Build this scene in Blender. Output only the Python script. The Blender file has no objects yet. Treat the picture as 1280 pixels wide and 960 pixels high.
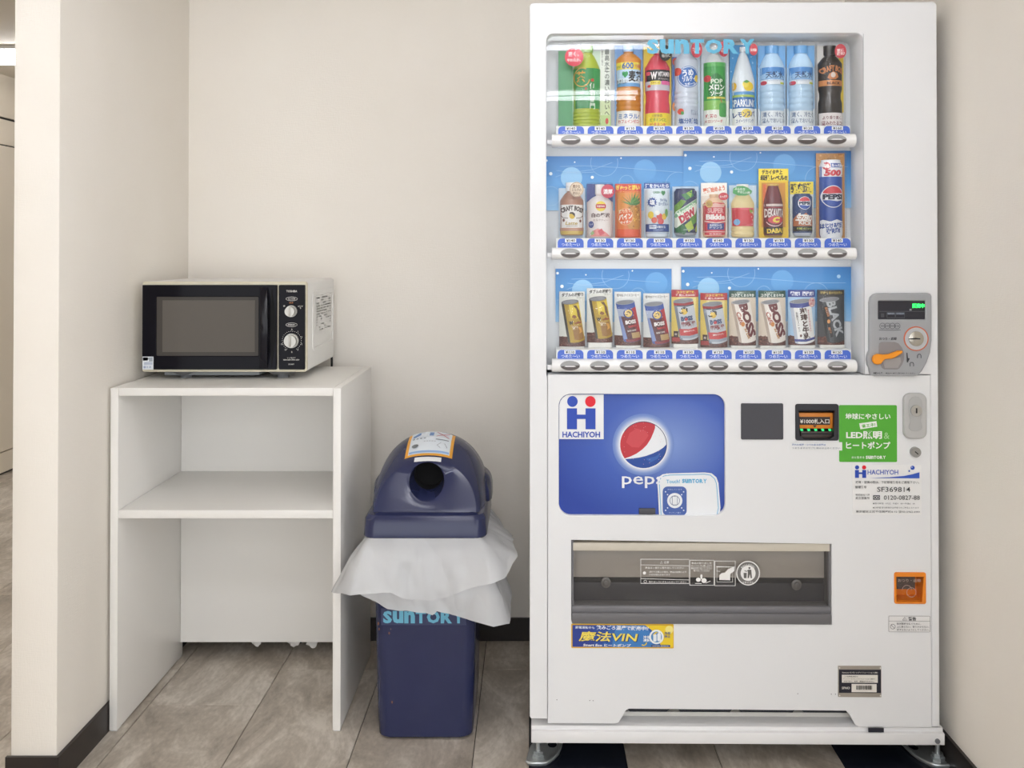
import bpy, bmesh, math, random
from mathutils import Vector, Matrix, noise
random.seed(7)
scene = bpy.context.scene
COL = scene.collection
# ------------------------------------------------------------------ camera, world, exposure
F = 1150.0          # focal length in pixels of the 1280-wide frame
PX, PY = 664.0, 315.0   # where the depth lines meet
EYE = 1.27
PITCH = math.radians(0.55)
cd = bpy.data.cameras.new('camera'); cam = bpy.data.objects.new('camera', cd); COL.objects.link(cam)
cam.location = (0, 0, EYE); cam.rotation_euler = (math.pi / 2 + PITCH, 0, 0)
cd.sensor_width = 36; cd.lens = F / 1280 * 36
cd.shift_x = (640 - PX) / 1280
cd.shift_y = (PY - 480 - F * math.tan(PITCH)) / 1280
cd.clip_start = 0.02
scene.camera = cam
w = bpy.data.worlds.new('world'); scene.world = w; w.use_nodes = True
w.node_tree.nodes['Background'].inputs[0].default_value = (0.97, 0.985, 1, 1)
w.node_tree.nodes['Background'].inputs[1].default_value = 1.25
vs = scene.view_settings
vs.view_transform = 'Standard'; vs.look = 'None'; vs.gamma = 1; vs.use_curve_mapping = False
vs.exposure = 0.83
LAMP = 17.0        # radiance of the fluorescent tubes
LED = 0.15         # watts of the LED strip inside the display

# ------------------------------------------------------------------ materials
def lin(h):
    h = h.lstrip('#')
    v = [int(h[i:i + 2], 16) / 255 for i in (0, 2, 4)]
    return tuple(c / 12.92 if c <= .04045 else ((c + .055) / 1.055) ** 2.4 for c in v) + (1,)
MATS = {}
def pm(h, rough=.5, metal=0, coat=0, emit=0, spec=.5):
    k = (h, rough, metal, coat, emit, spec)
    if k in MATS: return MATS[k]
    m = bpy.data.materials.new('paint_' + h.lstrip('#')); m.use_nodes = True
    b = m.node_tree.nodes['Principled BSDF']
    b.inputs['Base Color'].default_value = lin(h); b.inputs['Roughness'].default_value = rough
    b.inputs['Metallic'].default_value = metal; b.inputs['Coat Weight'].default_value = coat
    b.inputs['Specular IOR Level'].default_value = spec
    if emit:
        b.inputs['Emission Color'].default_value = lin(h); b.inputs['Emission Strength'].default_value = emit
    m.diffuse_color = lin(h)
    MATS[k] = m
    return m
def bump_mat(name, h, rough, build, strength=.2, dist=.001, h2=None):
    m = pm(h, rough).copy(); m.name = name
    nt = m.node_tree; b = nt.nodes['Principled BSDF']
    hgt, fac = build(nt)
    bp = nt.nodes.new('ShaderNodeBump'); bp.inputs['Strength'].default_value = strength; bp.inputs['Distance'].default_value = dist
    nt.links.new(hgt, bp.inputs['Height']); nt.links.new(bp.outputs[0], b.inputs['Normal'])
    if h2:
        mx = nt.nodes.new('ShaderNodeMix'); mx.data_type = 'RGBA'
        mx.inputs[6].default_value = lin(h); mx.inputs[7].default_value = lin(h2)
        nt.links.new(fac, mx.inputs[0]); nt.links.new(mx.outputs[2], b.inputs['Base Color'])
    return m
def tex(nt, scale_xyz, scale, detail=4, rough=.5):
    tc = nt.nodes.new('ShaderNodeTexCoord'); mp = nt.nodes.new('ShaderNodeMapping'); mp.inputs['Scale'].default_value = scale_xyz
    n = nt.nodes.new('ShaderNodeTexNoise'); n.inputs['Scale'].default_value = scale; n.inputs['Detail'].default_value = detail
    n.inputs['Roughness'].default_value = rough
    nt.links.new(tc.outputs['Object'], mp.inputs[0]); nt.links.new(mp.outputs[0], n.inputs[0])
    return n.outputs[0]
def paper_weave(nt):
    a = tex(nt, (60, 60, 420), 1.0, 3); b = tex(nt, (420, 420, 60), 1.0, 2)
    ad = nt.nodes.new('ShaderNodeMath'); ad.operation = 'ADD'
    nt.links.new(a, ad.inputs[0]); nt.links.new(b, ad.inputs[1])
    return ad.outputs[0], tex(nt, (1, 1, 1), 5, 6)
WALL = bump_mat('woven_wallpaper', '#f7f2ea', .75, paper_weave, .35, .0012, '#f3ede3')
CORR = pm('#cfc3b0', .6)
CEIL = pm('#cfc6b6', .8)
def stone(nt):
    a = tex(nt, (1, .45, 1), 9, 9, .72)
    return a, a
def tile_mat():
    m = pm('#a89f93', .42).copy(); m.name = 'stone_tile'
    nt = m.node_tree; b = nt.nodes['Principled BSDF']; L = nt.links
    tc = nt.nodes.new('ShaderNodeTexCoord'); oi = nt.nodes.new('ShaderNodeObjectInfo')
    mp = nt.nodes.new('ShaderNodeMapping'); mp.inputs['Rotation'].default_value = (0, 0, .5); mp.inputs['Scale'].default_value = (1.6, .7, 1)
    vm = nt.nodes.new('ShaderNodeVectorMath'); vm.operation = 'MULTIPLY_ADD'
    vm.inputs[1].default_value = (1, 1, 1)
    cx = nt.nodes.new('ShaderNodeCombineXYZ')
    mu = nt.nodes.new('ShaderNodeMath'); mu.operation = 'MULTIPLY'; mu.inputs[1].default_value = 37
    L.new(oi.outputs['Random'], mu.inputs[0]); L.new(mu.outputs[0], cx.inputs[0]); L.new(mu.outputs[0], cx.inputs[1])
    L.new(tc.outputs['Object'], vm.inputs[0]); L.new(cx.outputs[0], vm.inputs[2]); L.new(vm.outputs[0], mp.inputs[0])
    n1 = nt.nodes.new('ShaderNodeTexNoise'); n1.inputs['Scale'].default_value = 4.5; n1.inputs['Detail'].default_value = 10; n1.inputs['Roughness'].default_value = .68
    n1.inputs['Distortion'].default_value = .8
    n2 = nt.nodes.new('ShaderNodeTexNoise'); n2.inputs['Scale'].default_value = 60; n2.inputs['Detail'].default_value = 5
    L.new(mp.outputs[0], n1.inputs[0]); L.new(mp.outputs[0], n2.inputs[0])
    cr = nt.nodes.new('ShaderNodeValToRGB'); e = cr.color_ramp.elements
    e[0].position = .33; e[0].color = lin('#9d9387'); e[1].position = .66; e[1].color = lin('#ddd5ca')
    x = cr.color_ramp.elements.new(.5); x.color = lin('#bcb2a5')
    mx = nt.nodes.new('ShaderNodeMath'); mx.operation = 'MULTIPLY_ADD'; mx.inputs[1].default_value = .25
    L.new(n2.outputs[0], mx.inputs[0])
    sb = nt.nodes.new('ShaderNodeMath'); sb.operation = 'SUBTRACT'; sb.inputs[1].default_value = .12
    L.new(n1.outputs[0], sb.inputs[0]); L.new(sb.outputs[0], mx.inputs[2])
    L.new(mx.outputs[0], cr.inputs[0]); L.new(cr.outputs[0], b.inputs['Base Color'])
    bp = nt.nodes.new('ShaderNodeBump'); bp.inputs['Strength'].default_value = .15; bp.inputs['Distance'].default_value = .001
    L.new(n1.outputs[0], bp.inputs['Height']); L.new(bp.outputs[0], b.inputs['Normal'])
    return m
TILE = tile_mat()
def clear_mat(name, tint, base, rough=.03):
    m = bpy.data.materials.new(name); m.use_nodes = True; nt = m.node_tree
    nt.nodes.remove(nt.nodes['Principled BSDF']); out = nt.nodes['Material Output']
    t = nt.nodes.new('ShaderNodeBsdfTransparent'); t.inputs[0].default_value = lin(tint)
    g = nt.nodes.new('ShaderNodeBsdfGlossy'); g.inputs['Roughness'].default_value = rough
    lw = nt.nodes.new('ShaderNodeLayerWeight'); lw.inputs[0].default_value = .5
    pw = nt.nodes.new('ShaderNodeMath'); pw.operation = 'POWER'; pw.inputs[1].default_value = 5
    ma = nt.nodes.new('ShaderNodeMath'); ma.operation = 'MULTIPLY_ADD'; ma.inputs[1].default_value = .8 if base > .03 else .35; ma.inputs[2].default_value = base
    mx = nt.nodes.new('ShaderNodeMixShader')
    nt.links.new(lw.outputs['Facing'], pw.inputs[0]); nt.links.new(pw.outputs[0], ma.inputs[0])
    nt.links.new(ma.outputs[0], mx.inputs[0]); nt.links.new(t.outputs[0], mx.inputs[1]); nt.links.new(g.outputs[0], mx.inputs[2])
    nt.links.new(mx.outputs[0], out.inputs[0])
    return m
GLASS = clear_mat('display_glass', '#fbfcfc', .022, .004)
CLEAR = clear_mat('clear_plastic', '#fdfdfd', .022, .1)
SMOKE = clear_mat('smoked_plastic', '#dcdad8', .03, .05)
_n = SMOKE.node_tree; _d = _n.nodes.new('ShaderNodeBsdfDiffuse'); _d.inputs[0].default_value = lin('#a09c97'); _m = _n.nodes.new('ShaderNodeMixShader'); _m.inputs[0].default_value = .14
_s = _n.nodes['Material Output'].inputs[0].links[0].from_socket; _n.links.new(_s, _m.inputs[1]); _n.links.new(_d.outputs[0], _m.inputs[2]); _n.links.new(_m.outputs[0], _n.nodes['Material Output'].inputs[0])
def gradient(name, stops, axis, lo, hi, rough=.4):
    m = pm('#777777', rough).copy(); m.name = name; nt = m.node_tree; L = nt.links
    tc = nt.nodes.new('ShaderNodeTexCoord'); sx = nt.nodes.new('ShaderNodeSeparateXYZ'); mr = nt.nodes.new('ShaderNodeMapRange')
    mr.inputs[1].default_value = lo; mr.inputs[2].default_value = hi
    cr = nt.nodes.new('ShaderNodeValToRGB')
    e = cr.color_ramp.elements; e[0].position = stops[0][0]; e[0].color = lin(stops[0][1]); e[1].position = stops[-1][0]; e[1].color = lin(stops[-1][1])
    for p, c in stops[1:-1]:
        x = e.new(p); x.color = lin(c)
    L.new(tc.outputs['Object'], sx.inputs[0]); L.new(sx.outputs[axis], mr.inputs[0]); L.new(mr.outputs[0], cr.inputs[0])
    L.new(cr.outputs[0], nt.nodes['Principled BSDF'].inputs['Base Color'])
    return m
WHITE = pm('#e9eaec', .35)          # vending machine paint
DARK = pm('#3b3a40', .4)
BLACK = pm('#101014', .5)
STEEL = pm('#c9c9c7', .25, 1)

# ------------------------------------------------------------------ objects
def empty(name, loc=(0, 0, 0), rz=0, label=None, cat=None, group=None):
    o = bpy.data.objects.new(name, None); COL.objects.link(o); o.location = loc; o.rotation_euler = (0, 0, rz)
    o.empty_display_size = .05
    return tag(o, label, cat, group)
def tag(o, label=None, cat=None, group=None, kind=None):
    if label: o['label'] = label
    if cat: o['category'] = cat
    if group: o['group'] = group
    if kind: o['kind'] = kind
    return o
def link(name, me, mats=(), parent=None, smooth=None, label=None):
    me.name = name
    for m in mats: me.materials.append(m)
    if smooth is not None:
        for p in me.polygons: p.use_smooth = True
        if smooth < 3.1:
            me.set_sharp_from_angle(angle=smooth)
    o = bpy.data.objects.new(name, me); COL.objects.link(o)
    if parent: o.parent = parent
    if label: o['label'] = label
    return o
def from_bm(name, bm, mats, parent=None, smooth=None, label=None):
    bmesh.ops.recalc_face_normals(bm, faces=bm.faces)
    me = bpy.data.meshes.new(name); bm.to_mesh(me); bm.free()
    return link(name, me, mats if isinstance(mats, (list, tuple)) else [mats], parent, smooth, label)
def add_box(bm, lo, hi, bev=0, seg=2, mi=0):
    g = bmesh.ops.create_cube(bm, size=1)['verts']
    for v in g:
        v.co = Vector([lo[i] + (v.co[i] + .5) * (hi[i] - lo[i]) for i in range(3)])
    fs = {f for v in g for f in v.link_faces}
    for f in fs: f.material_index = mi
    if bev:
        es = {e for v in g for e in v.link_edges}
        r = bmesh.ops.bevel(bm, geom=list(es), offset=bev, segments=seg, affect='EDGES', profile=.5)
        for f in r['faces']: f.material_index = mi
def box(name, lo, hi, m, parent=None, bev=0, seg=2, label=None):
    bm = bmesh.new(); add_box(bm, lo, hi, bev, seg)
    return from_bm(name, bm, m, parent, .6 if bev else None, label)
def add_cyl(bm, c, r, h, axis='z', n=24, r2=None, mi=0, caps=True):
    rot = {'z': Matrix(), 'y': Matrix.Rotation(math.pi / 2, 4, 'X'), 'x': Matrix.Rotation(math.pi / 2, 4, 'Y')}[axis]
    g = bmesh.ops.create_cone(bm, cap_ends=caps, segments=n, radius1=r, radius2=r if r2 is None else r2, depth=h,
                              matrix=Matrix.Translation(c) @ rot)['verts']
    for f in {f for v in g for f in v.link_faces}: f.material_index = mi
def cyl(name, c, r, h, m, parent=None, axis='z', n=24, r2=None, label=None):
    bm = bmesh.new(); add_cyl(bm, c, r, h, axis, n, r2)
    return from_bm(name, bm, m, parent, .6, label)
def add_tube(bm, pts, r, n=8, mi=0):
    rings = []
    for i, p in enumerate(pts):
        p = Vector(p); a = Vector(pts[max(i - 1, 0)]); b = Vector(pts[min(i + 1, len(pts) - 1)])
        t = (b - a).normalized(); u = t.orthogonal().normalized(); v = t.cross(u)
        if i and (u0 := rings[-1][1]) is not None:
            u = (u0 - t * u0.dot(t)).normalized(); v = t.cross(u)
        rings.append(([bm.verts.new(p + (u * math.cos(k * 2 * math.pi / n) + v * math.sin(k * 2 * math.pi / n)) * r) for k in range(n)], u))
    for (a, _), (b, _) in zip(rings, rings[1:]):
        for k in range(n):
            f = bm.faces.new((a[k], a[(k + 1) % n], b[(k + 1) % n], b[k])); f.material_index = mi
    for ring in (rings[0][0], rings[-1][0]):
        f = bm.faces.new(ring); f.material_index = mi
def loft(bm, rings, close=True, caps=True, mi=0):
    vr = [[bm.verts.new(p) for p in r] for r in rings]
    n = len(vr[0])
    for a, b in zip(vr, vr[1:]):
        for k in range(n if close else n - 1):
            f = bm.faces.new((a[k], a[(k + 1) % n], b[(k + 1) % n], b[k])); f.material_index = mi
    if caps:
        for r in (vr[0], vr[-1]):
            f = bm.faces.new(r); f.material_index = mi
    return vr
def rr(x0, y0, x1, y1, r, n=5):
    r = min(r, abs(x1 - x0) / 2, abs(y1 - y0) / 2); out = []
    for cx, cy, a0 in ((x1 - r, y0 + r, -90), (x1 - r, y1 - r, 0), (x0 + r, y1 - r, 90), (x0 + r, y0 + r, 180)):
        for k in range(n + 1):
            a = math.radians(a0 + 90 * k / n); out.append((cx + r * math.cos(a), cy + r * math.sin(a)))
    return out
def ell(cx, cy, rx, ry=None, n=24, a0=0, a1=360):
    ry = rx if ry is None else ry
    full = a1 - a0 >= 360
    return [(cx + rx * math.cos(math.radians(a0 + (a1 - a0) * k / (n if full else n - 1))), cy + ry * math.sin(math.radians(a0 + (a1 - a0) * k / (n if full else n - 1)))) for k in range(n)]
def curve_mesh(outlines, half=0., bev=0., seg=2):
    c = bpy.data.curves.new('c', 'CURVE'); c.dimensions = '2D'; c.fill_mode = 'BOTH'
    for pts in outlines:
        s = c.splines.new('POLY'); s.points.add(len(pts) - 1)
        for p, q in zip(s.points, pts): p.co = (q[0], q[1], 0, 1)
        s.use_cyclic_u = True
    c.extrude = max(half - bev, 0); c.bevel_depth = bev; c.bevel_resolution = seg; c.offset = -bev
    o = bpy.data.objects.new('c', c); COL.objects.link(o)
    me = bpy.data.meshes.new_from_object(o.evaluated_get(bpy.context.evaluated_depsgraph_get()))
    bpy.data.objects.remove(o); bpy.data.curves.remove(c)
    me.materials.clear()
    return me
TXT = {}
def text_mesh(s, bold, line=1.0):
    k = (s, bold, line)
    if k not in TXT:
        c = bpy.data.curves.new('t', 'FONT'); c.body = s; c.size = 1; c.resolution_u = 2; c.offset = bold; c.align_x = 'CENTER'; c.space_line = line
        o = bpy.data.objects.new('t', c); COL.objects.link(o)
        me = bpy.data.meshes.new_from_object(o.evaluated_get(bpy.context.evaluated_depsgraph_get()))
        vs = [(v.co.x, v.co.y) for v in me.vertices]; fs = [tuple(p.vertices) for p in me.polygons]
        bpy.data.objects.remove(o); bpy.data.curves.remove(c); bpy.data.meshes.remove(me)
        xs = [v[0] for v in vs]; ys = [v[1] for v in vs]
        bb = (min(xs), max(xs), min(ys), max(ys))
        TXT[k] = (vs, fs, bb)
    return TXT[k]
class Print:
    """flat print: coloured shapes in photo-pixel units (y down), stacked in thin layers"""
    def __init__(s, eps=.00022): s.items = []; s.n = 0; s.eps = eps; s.mats = []; s.rough = .4
    def mi(s, col):
        m = pm(col, s.rough) if isinstance(col, str) else col
        if m not in s.mats: s.mats.append(m)
        return s.mats.index(m)
    def P(s, pts, col, same=False):
        if not same: s.n += 1
        s.items.append((list(pts), [tuple(range(len(pts)))], s.mi(col), s.n)); return s
    def R(s, x0, y0, x1, y1, col, r=0, same=False):
        return s.P(rr(x0, y0, x1, y1, r) if r else [(x0, y0), (x1, y0), (x1, y1), (x0, y1)], col, same)
    def E(s, cx, cy, rx, ry, col, n=20, same=False): return s.P(ell(cx, cy, rx, ry, n), col, same)
    def ring(s, cx, cy, rx, ry, wd, col, a0=0, a1=360, n=28):
        s.n += 1
        o = ell(cx, cy, rx, ry, n, a0, a1); i = ell(cx, cy, rx - wd, ry - wd, n, a0, a1); full = a1 - a0 >= 360
        s.items.append((o + i, [(k, (k + 1) % n, n + (k + 1) % n, n + k) for k in range(n if full else n - 1)], s.mi(col), s.n)); return s
    def line(s, pts, wd, col):
        s.n += 1
        L = []; Rr = []
        for i, p in enumerate(pts):
            a = pts[max(i - 1, 0)]; b = pts[min(i + 1, len(pts) - 1)]
            d = Vector((b[0] - a[0], b[1] - a[1])).normalized() * wd / 2
            L.append((p[0] - d.y, p[1] + d.x)); Rr.append((p[0] + d.y, p[1] - d.x))
        n = len(pts)
        s.items.append((L + Rr, [(k, k + 1, n + k + 1, n + k) for k in range(n - 1)], s.mi(col), s.n)); return s
    def frame(s, x0, y0, x1, y1, wd, col): return s.line([(x0, y0), (x1, y0), (x1, y1), (x0, y1), (x0, y0 - wd / 2)], wd, col)
    def T(s, t, cx, cy, w=None, h=None, col='#222222', bold=.012, rot=0, shear=0, vert=False, arc=0, same=False):
        if vert: t = '\n'.join(t)
        vs, fs, bb = text_mesh(t, bold)
        sx = w / (bb[1] - bb[0]) if w else None; sy = h / (bb[3] - bb[2]) if h else None
        sx = sx or sy; sy = sy or sx
        mx, my = (bb[0] + bb[1]) / 2, (bb[2] + bb[3]) / 2
        cr, sr = math.cos(math.radians(rot)), math.sin(math.radians(rot)); out = []
        for x, y in vs:
            x, y = (x - mx) * sx, (y - my) * sy
            x += shear * y
            if arc:
                a = x / arc; x, y = (arc + y) * math.sin(a), (arc + y) * math.cos(a) - arc
            out.append((cx + x * cr + y * sr, cy + x * sr - y * cr))
        if not same: s.n += 1
        s.items.append((out, fs, s.mi(col), s.n)); return s
    def logo(s, cx, cy, w, h, col):      # the maker's wordmark, every letter as tall as the capitals
        ws = [.118, .142, .142, .136, .172, .150, .150]; tot = sum(ws); x = cx - w / 2
        for i, (ch, a) in enumerate(zip('SunTORY', ws)):
            a = a / tot * w; s.T(ch, x + a / 2, cy, a * .93, h, col, .05, same=i > 0); x += a
        return s
    def build(s, name, parent, mapper, step=None, stepy=None, label=None):
        bm = bmesh.new(); lay = bm.verts.layers.float.new('lay')
        for pts, fs, mi, n in s.items:
            vs = [bm.verts.new((x, y, 0)) for x, y in pts]
            for v in vs: v[lay] = n
            for f in fs:
                try: bm.faces.new([vs[i] for i in f]).material_index = mi
                except ValueError: pass
        for ax, st in ((0, step), (1, stepy)):
            if not st: continue
            lo = min(v.co[ax] for v in bm.verts); hi = max(v.co[ax] for v in bm.verts)
            k = math.floor(lo / st) + 1
            while k * st < hi:
                co = [0, 0, 0]; co[ax] = k * st; no = [0, 0, 0]; no[ax] = 1
                bmesh.ops.bisect_plane(bm, geom=bm.verts[:] + bm.edges[:] + bm.faces[:], plane_co=co, plane_no=no, dist=1e-5)
                k += 1
        for v in bm.verts: v.co = mapper(v.co.x, v.co.y, v[lay] * s.eps)
        bm.normal_update()
        me = bpy.data.meshes.new(name); bm.to_mesh(me); bm.free()
        return link(name, me, s.mats, parent, None, label)

# ------------------------------------------------------------------ the setting
FLOOR_Z = 0.0; CEIL_Z = 2.28
XL, XR, YB = -1.127, 1.034, 3.024          # alcove: left wall, right wall, back wall
def struct(name, lo, hi, m, bev=0):
    return tag(box(name, lo, hi, m, None, bev), kind='structure')
floor = struct('floor', (-3.35, -2.7, -.12), (3.6, 6.6, -.0045), pm('#3a3632', .8))
struct('ceiling', (-3.35, -2.7, CEIL_Z), (3.6, 6.6, CEIL_Z + .1), CEIL)
wl = struct('wall_left', (-1.237, 2.197, 0), (XL, 3.15, CEIL_Z), WALL, .004)
struct('wall_back', (XL, YB, 0), (XR, YB + .126, CEIL_Z), WALL)
struct('wall_right', (XR, 1.35, 0), (XR + .12, 3.15, CEIL_Z), WALL)
struct('wall_end', (-3.2, 6.5, 0), (1.2, 6.6, CEIL_Z), WALL)
BASE = pm('#2a2422', .35)
struct('baseboard_back', (XL, YB - .008, 0), (XR, YB, .074), BASE)
struct('baseboard_right', (XR - .008, 1.35, 0), (XR, YB, .074), BASE)
struct('baseboard_left', (XL, 2.197, 0), (XL + .008, YB, .074), BASE)
struct('baseboard_end', (-1.245, 2.189, 0), (XL + .008, 2.197, .074), BASE)
# far wall of the corridor: flush panels with dark joints
wc = struct('wall_corridor', (-3.2, -2.6, 0), (-3.025, 6.5, CEIL_Z), pm('#2b2825', .7))
for z0, z1 in ((.014, .128), (.134, 1.876), (1.884, 2.026), (2.040, CEIL_Z)):
    for k in range(5):
        box('panel', (-3.026, -2.6 + k * 1.82, z0), (-3.01, -2.6 + (k + 1) * 1.82 - .004, z1), CORR, wc)
# stone tiles, one by one
tm = None
PIT = .3085
for c in range(-9, 5):
    x0 = -.4548 + c * PIT
    if x0 > XR or x0 + PIT > XR + .3: continue
    odd = c % 2
    j0 = 2.593 if odd == 0 else 2.812
    for r in range(-6, 7):
        y0 = j0 + r * .61
        if y0 < -1 or y0 > 5.9 or (y0 > 3.1 and x0 > -1.2): continue
        if tm is None:
            bm = bmesh.new(); add_box(bm, (.001, .001, -.006), (PIT - .001, .609, 0), .0012, 1)
            t = from_bm('tile', bm, TILE, floor); tm = t.data
        else:
            t = bpy.data.objects.new('tile', tm); COL.objects.link(t); t.parent = floor
        t.location = (x0, y0, random.uniform(-.0003, .0))
# fluorescent ceiling lamps
def lamp(x0, x1, y, label, power=1.):
    TUBE = pm('#f6f8ff', .4, 0, 0, LAMP * power)
    cx = (x0 + x1) / 2
    t = empty('ceiling_lamp', (cx, y, CEIL_Z), 0, label, 'lamp', 'fluorescent ceiling lamps'); hw = (x1 - x0) / 2
    box('lamp_housing', (-hw, -.14, -.018), (hw, .14, 0), pm('#c9c6bf', .5), t, .004)
    for s in (-1, 1):
        cyl('tube', (0, s * .1, -.036), .013, hw * 2 - .03, TUBE, t, 'x', 12)
lamp(-.65, .57, 1.35, 'twin tube ceiling lamp just in front of the alcove', .55)
lamp(-.65, .57, .28, 'twin tube ceiling lamp above the viewer')
lamp(-.65, .57, -1.18, 'twin tube ceiling lamp farthest back by the rear wall')
lamp(2.4, 3.55, .28, 'added twin tube fill lamp over the open area, nearer the side wall')  # added out of view to brighten the left wall
lamp(2.4, 3.55, -1.18, 'added twin tube fill lamp over the open area, farther from the side wall')  # second added lamp, unseen, filling the same wall
lamp(-2.9, -1.68, 4.62, 'twin tube ceiling lamp glowing at the far end of the corridor')
lamp(-2.9, -1.68, 1.6, 'twin tube ceiling lamp over the near part of the corridor')

# ------------------------------------------------------------------ white open rack
RKW = bump_mat('white_laminate', '#f1efeb', .4, lambda nt: (tex(nt, (3, 60, 60), 8, 3), None), .01, .0004)
RX0, RX1, RY0, RY1, RZ = -1.117, -.505, 2.447, 2.905, .909
rack = empty('open_rack', ((RX0 + RX1) / 2, (RY0 + RY1) / 2, 0), 0, 'white laminate open rack with one shelf carrying the microwave', 'rack')
W2, D2 = (RX1 - RX0) / 2, (RY1 - RY0) / 2; TH = .021
for s in (-1, 1):
    xa, xb = (-W2, -W2 + TH) if s < 0 else (W2 - TH, W2)
    p = box('side_panel', (xa, -D2, .004), (xb, D2, RZ - (.0005 if s > 0 else .0005)), RKW, rack, .001)
    for ya, yb_ in ((-D2 + .004, -D2 + .03), (D2 - .03, D2 - .004)): box('floor_glide', (xa + .002, ya, 0), (xb - .002, yb_, .0045), pm('#d8d8d6', .5), p)
box('top_panel', (-W2 + TH + .0006, -D2 + .0004, RZ - .021), (W2 - TH - .0006, D2, RZ), RKW, rack, .001)
box('shelf', (-W2 + TH + .0006, -D2 + .001, .563), (W2 - TH - .0006, D2 - .022, .585), RKW, rack, .001)
box('back_panel', (-W2 + TH + .0006, D2 - .02, .052), (W2 - TH - .0006, D2 - .001, RZ - .022), RKW, rack)
# torn paper sticking out under the back panel
bp_ = [o for o in rack.children if o.name == 'back_panel'][0]
for i, (sx, ww, hh) in enumerate(((-.863, .026, .03), (-.747, .038, .034), (-.692, .034, .036))):
    bm = bmesh.new(); bmesh.ops.create_icosphere(bm, subdivisions=3, radius=1)
    for v in bm.verts:
        k = 1 + .6 * noise.noise(v.co * 1.6 + Vector((i * 7, 3, 1)))
        v.co = Vector((sx + v.co.x * ww * .5 * k - rack.location.x, D2 + .004 + v.co.y * .005 * k, .048 + v.co.z * hh * .6 * k))
    from_bm('torn_paper', bm, pm('#e4e2df', .7), bp_, .5)

# ------------------------------------------------------------------ microwave oven
MY = 2.596; MX0, MX1, MZ0, MZ1 = -1.097, -.634, .932, 1.186
MWW = pm('#efeeea', .4); CREAM = pm('#e3dcc5', .45); GLOSSB = pm('#100f17', .14, 0, 0, 0, .12)
mw = empty('microwave_oven', ((MX0 + MX1) / 2, MY + .17, RZ), 0, 'white microwave with black glossy door and two silver dials on the rack', 'microwave')
def M(px, py, y=0):
    s = F / (MY + y)
    return ((px - PX) / s - (MX0 + MX1) / 2, EYE - (py - PY) / s - RZ)
mxw = (MX1 - MX0) / 2; y0 = -.17; mz0, mz1 = MZ0 - RZ, MZ1 - RZ
housing = box('housing', (-mxw, y0 + .012, mz0), (mxw, y0 + .368, mz1), MWW, mw, .008, 3)
me = curve_mesh([rr(-mxw, mz0, mxw, mz1, .006)], .01, .003)
def stand(me, yc):      # (x, z, t) -> upright plate centred at y = yc
    me.transform(Matrix(((1, 0, 0, 0), (0, 0, -1, yc), (0, 1, 0, 0), (0, 0, 0, 1)))); return me
link('front_frame', stand(me, y0 + .01), [CREAM], mw, .6)
def mrect(a, b, c, d, r=0):     # photo pixels -> local metres on the front plane
    (xa, za), (xb, zb) = M(a, d), M(c, b)
    return rr(xa, za, xb, zb, r) if r else [(xa, za), (xb, za), (xb, zb), (xa, zb)]
door = link('door', stand(curve_mesh([mrect(180.3, 356, 347.3, 461.2, .002), mrect(197.7, 370.7, 324.8, 444.2, .003)], .007, .0015), y0 - .005), [GLOSSB], mw, .6)
(xa, za), (xb, zb) = M(197.7, 444.2), M(324.8, 370.7)
pane = box('window_pane', (xa, y0 - .0085, za), (xb, y0 - .0065, zb), pm('#4b4743', .25, 0, 0, 0, .2), door)
(xa, za), (xb, zb) = M(205, 439.5), M(320, 375.2)
box('mesh_screen', (xa, y0 - .0092, za), (xb, y0 - .0084, zb), pm('#605b55', .35, 0, 0, 0, .25), door)
# handle: dark bowed bar beside a lens-shaped finger recess
bm = bmesh.new(); rings = []
for k in range(17):
    t = k / 16; x, z = M(332 + 3.0 * math.sin(t * math.pi), 359 + 100 * t)
    bow = .026 * math.sin(t * math.pi) ** .7 + .004; hw = .013
    rings.append([(x - hw, y0 - .012, z), (x - hw * .8, y0 - .012 - bow * .9, z), (x, y0 - .012 - bow, z), (x + hw * .75, y0 - .012 - bow * .85, z), (x + hw * .8, y0 - .012, z)])
loft(bm, rings); from_bm('handle', bm, pm('#15141c', .2, 0, 0, 0, .3), door, .7)
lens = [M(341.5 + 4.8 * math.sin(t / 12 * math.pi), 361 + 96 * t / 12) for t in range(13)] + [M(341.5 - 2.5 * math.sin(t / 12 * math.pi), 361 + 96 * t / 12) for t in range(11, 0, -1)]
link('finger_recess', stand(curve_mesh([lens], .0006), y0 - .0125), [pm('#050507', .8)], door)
panel = link('control_panel', stand(curve_mesh([mrect(349.8, 356, 382.2, 461.2, .003)], .006, .001), y0 - .004), [GLOSSB], mw, .6)
for px, py, r in ((365.7, 388.6, .0165), (366.2, 425.3, .0205)):
    x, z = M(px, py); bm = bmesh.new()
    add_cyl(bm, (x, y0 - .013, z), r, .008, 'y', 32, r * .98); add_cyl(bm, (x, y0 - .022, z), r * .88, .02, 'y', 32, r * .82)
    k = from_bm('dial', bm, pm('#c2c0ba', .3, .5), panel, .6)
    box('grip', (x - .002, y0 - .036, z - r * .72), (x + .003, y0 - .031, z + r * .72), pm('#b9b6af', .35, .4), k, .001)
pr = Print(); W_ = '#d8d6d2'
pr.T('TOSHIBA', 366, 363.8, 13.5, 2.6, W_, .02)
for yy, t in ((373.3, '出力切換'), (405.5, '時間目盛り')):
    pr.ring(366, yy, 7.3, 2.6, .5, W_); pr.T(t, 366, yy, 9, 2.2, W_)
pr.T('解凍', 365.5, 378.2, 5, 1.8, '#c97f4a'); pr.T('弱', 356.8, 382.2, 2, 2, W_); pr.T('あたため\n強', 377, 383.5, 6, 4.2, W_)
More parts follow.
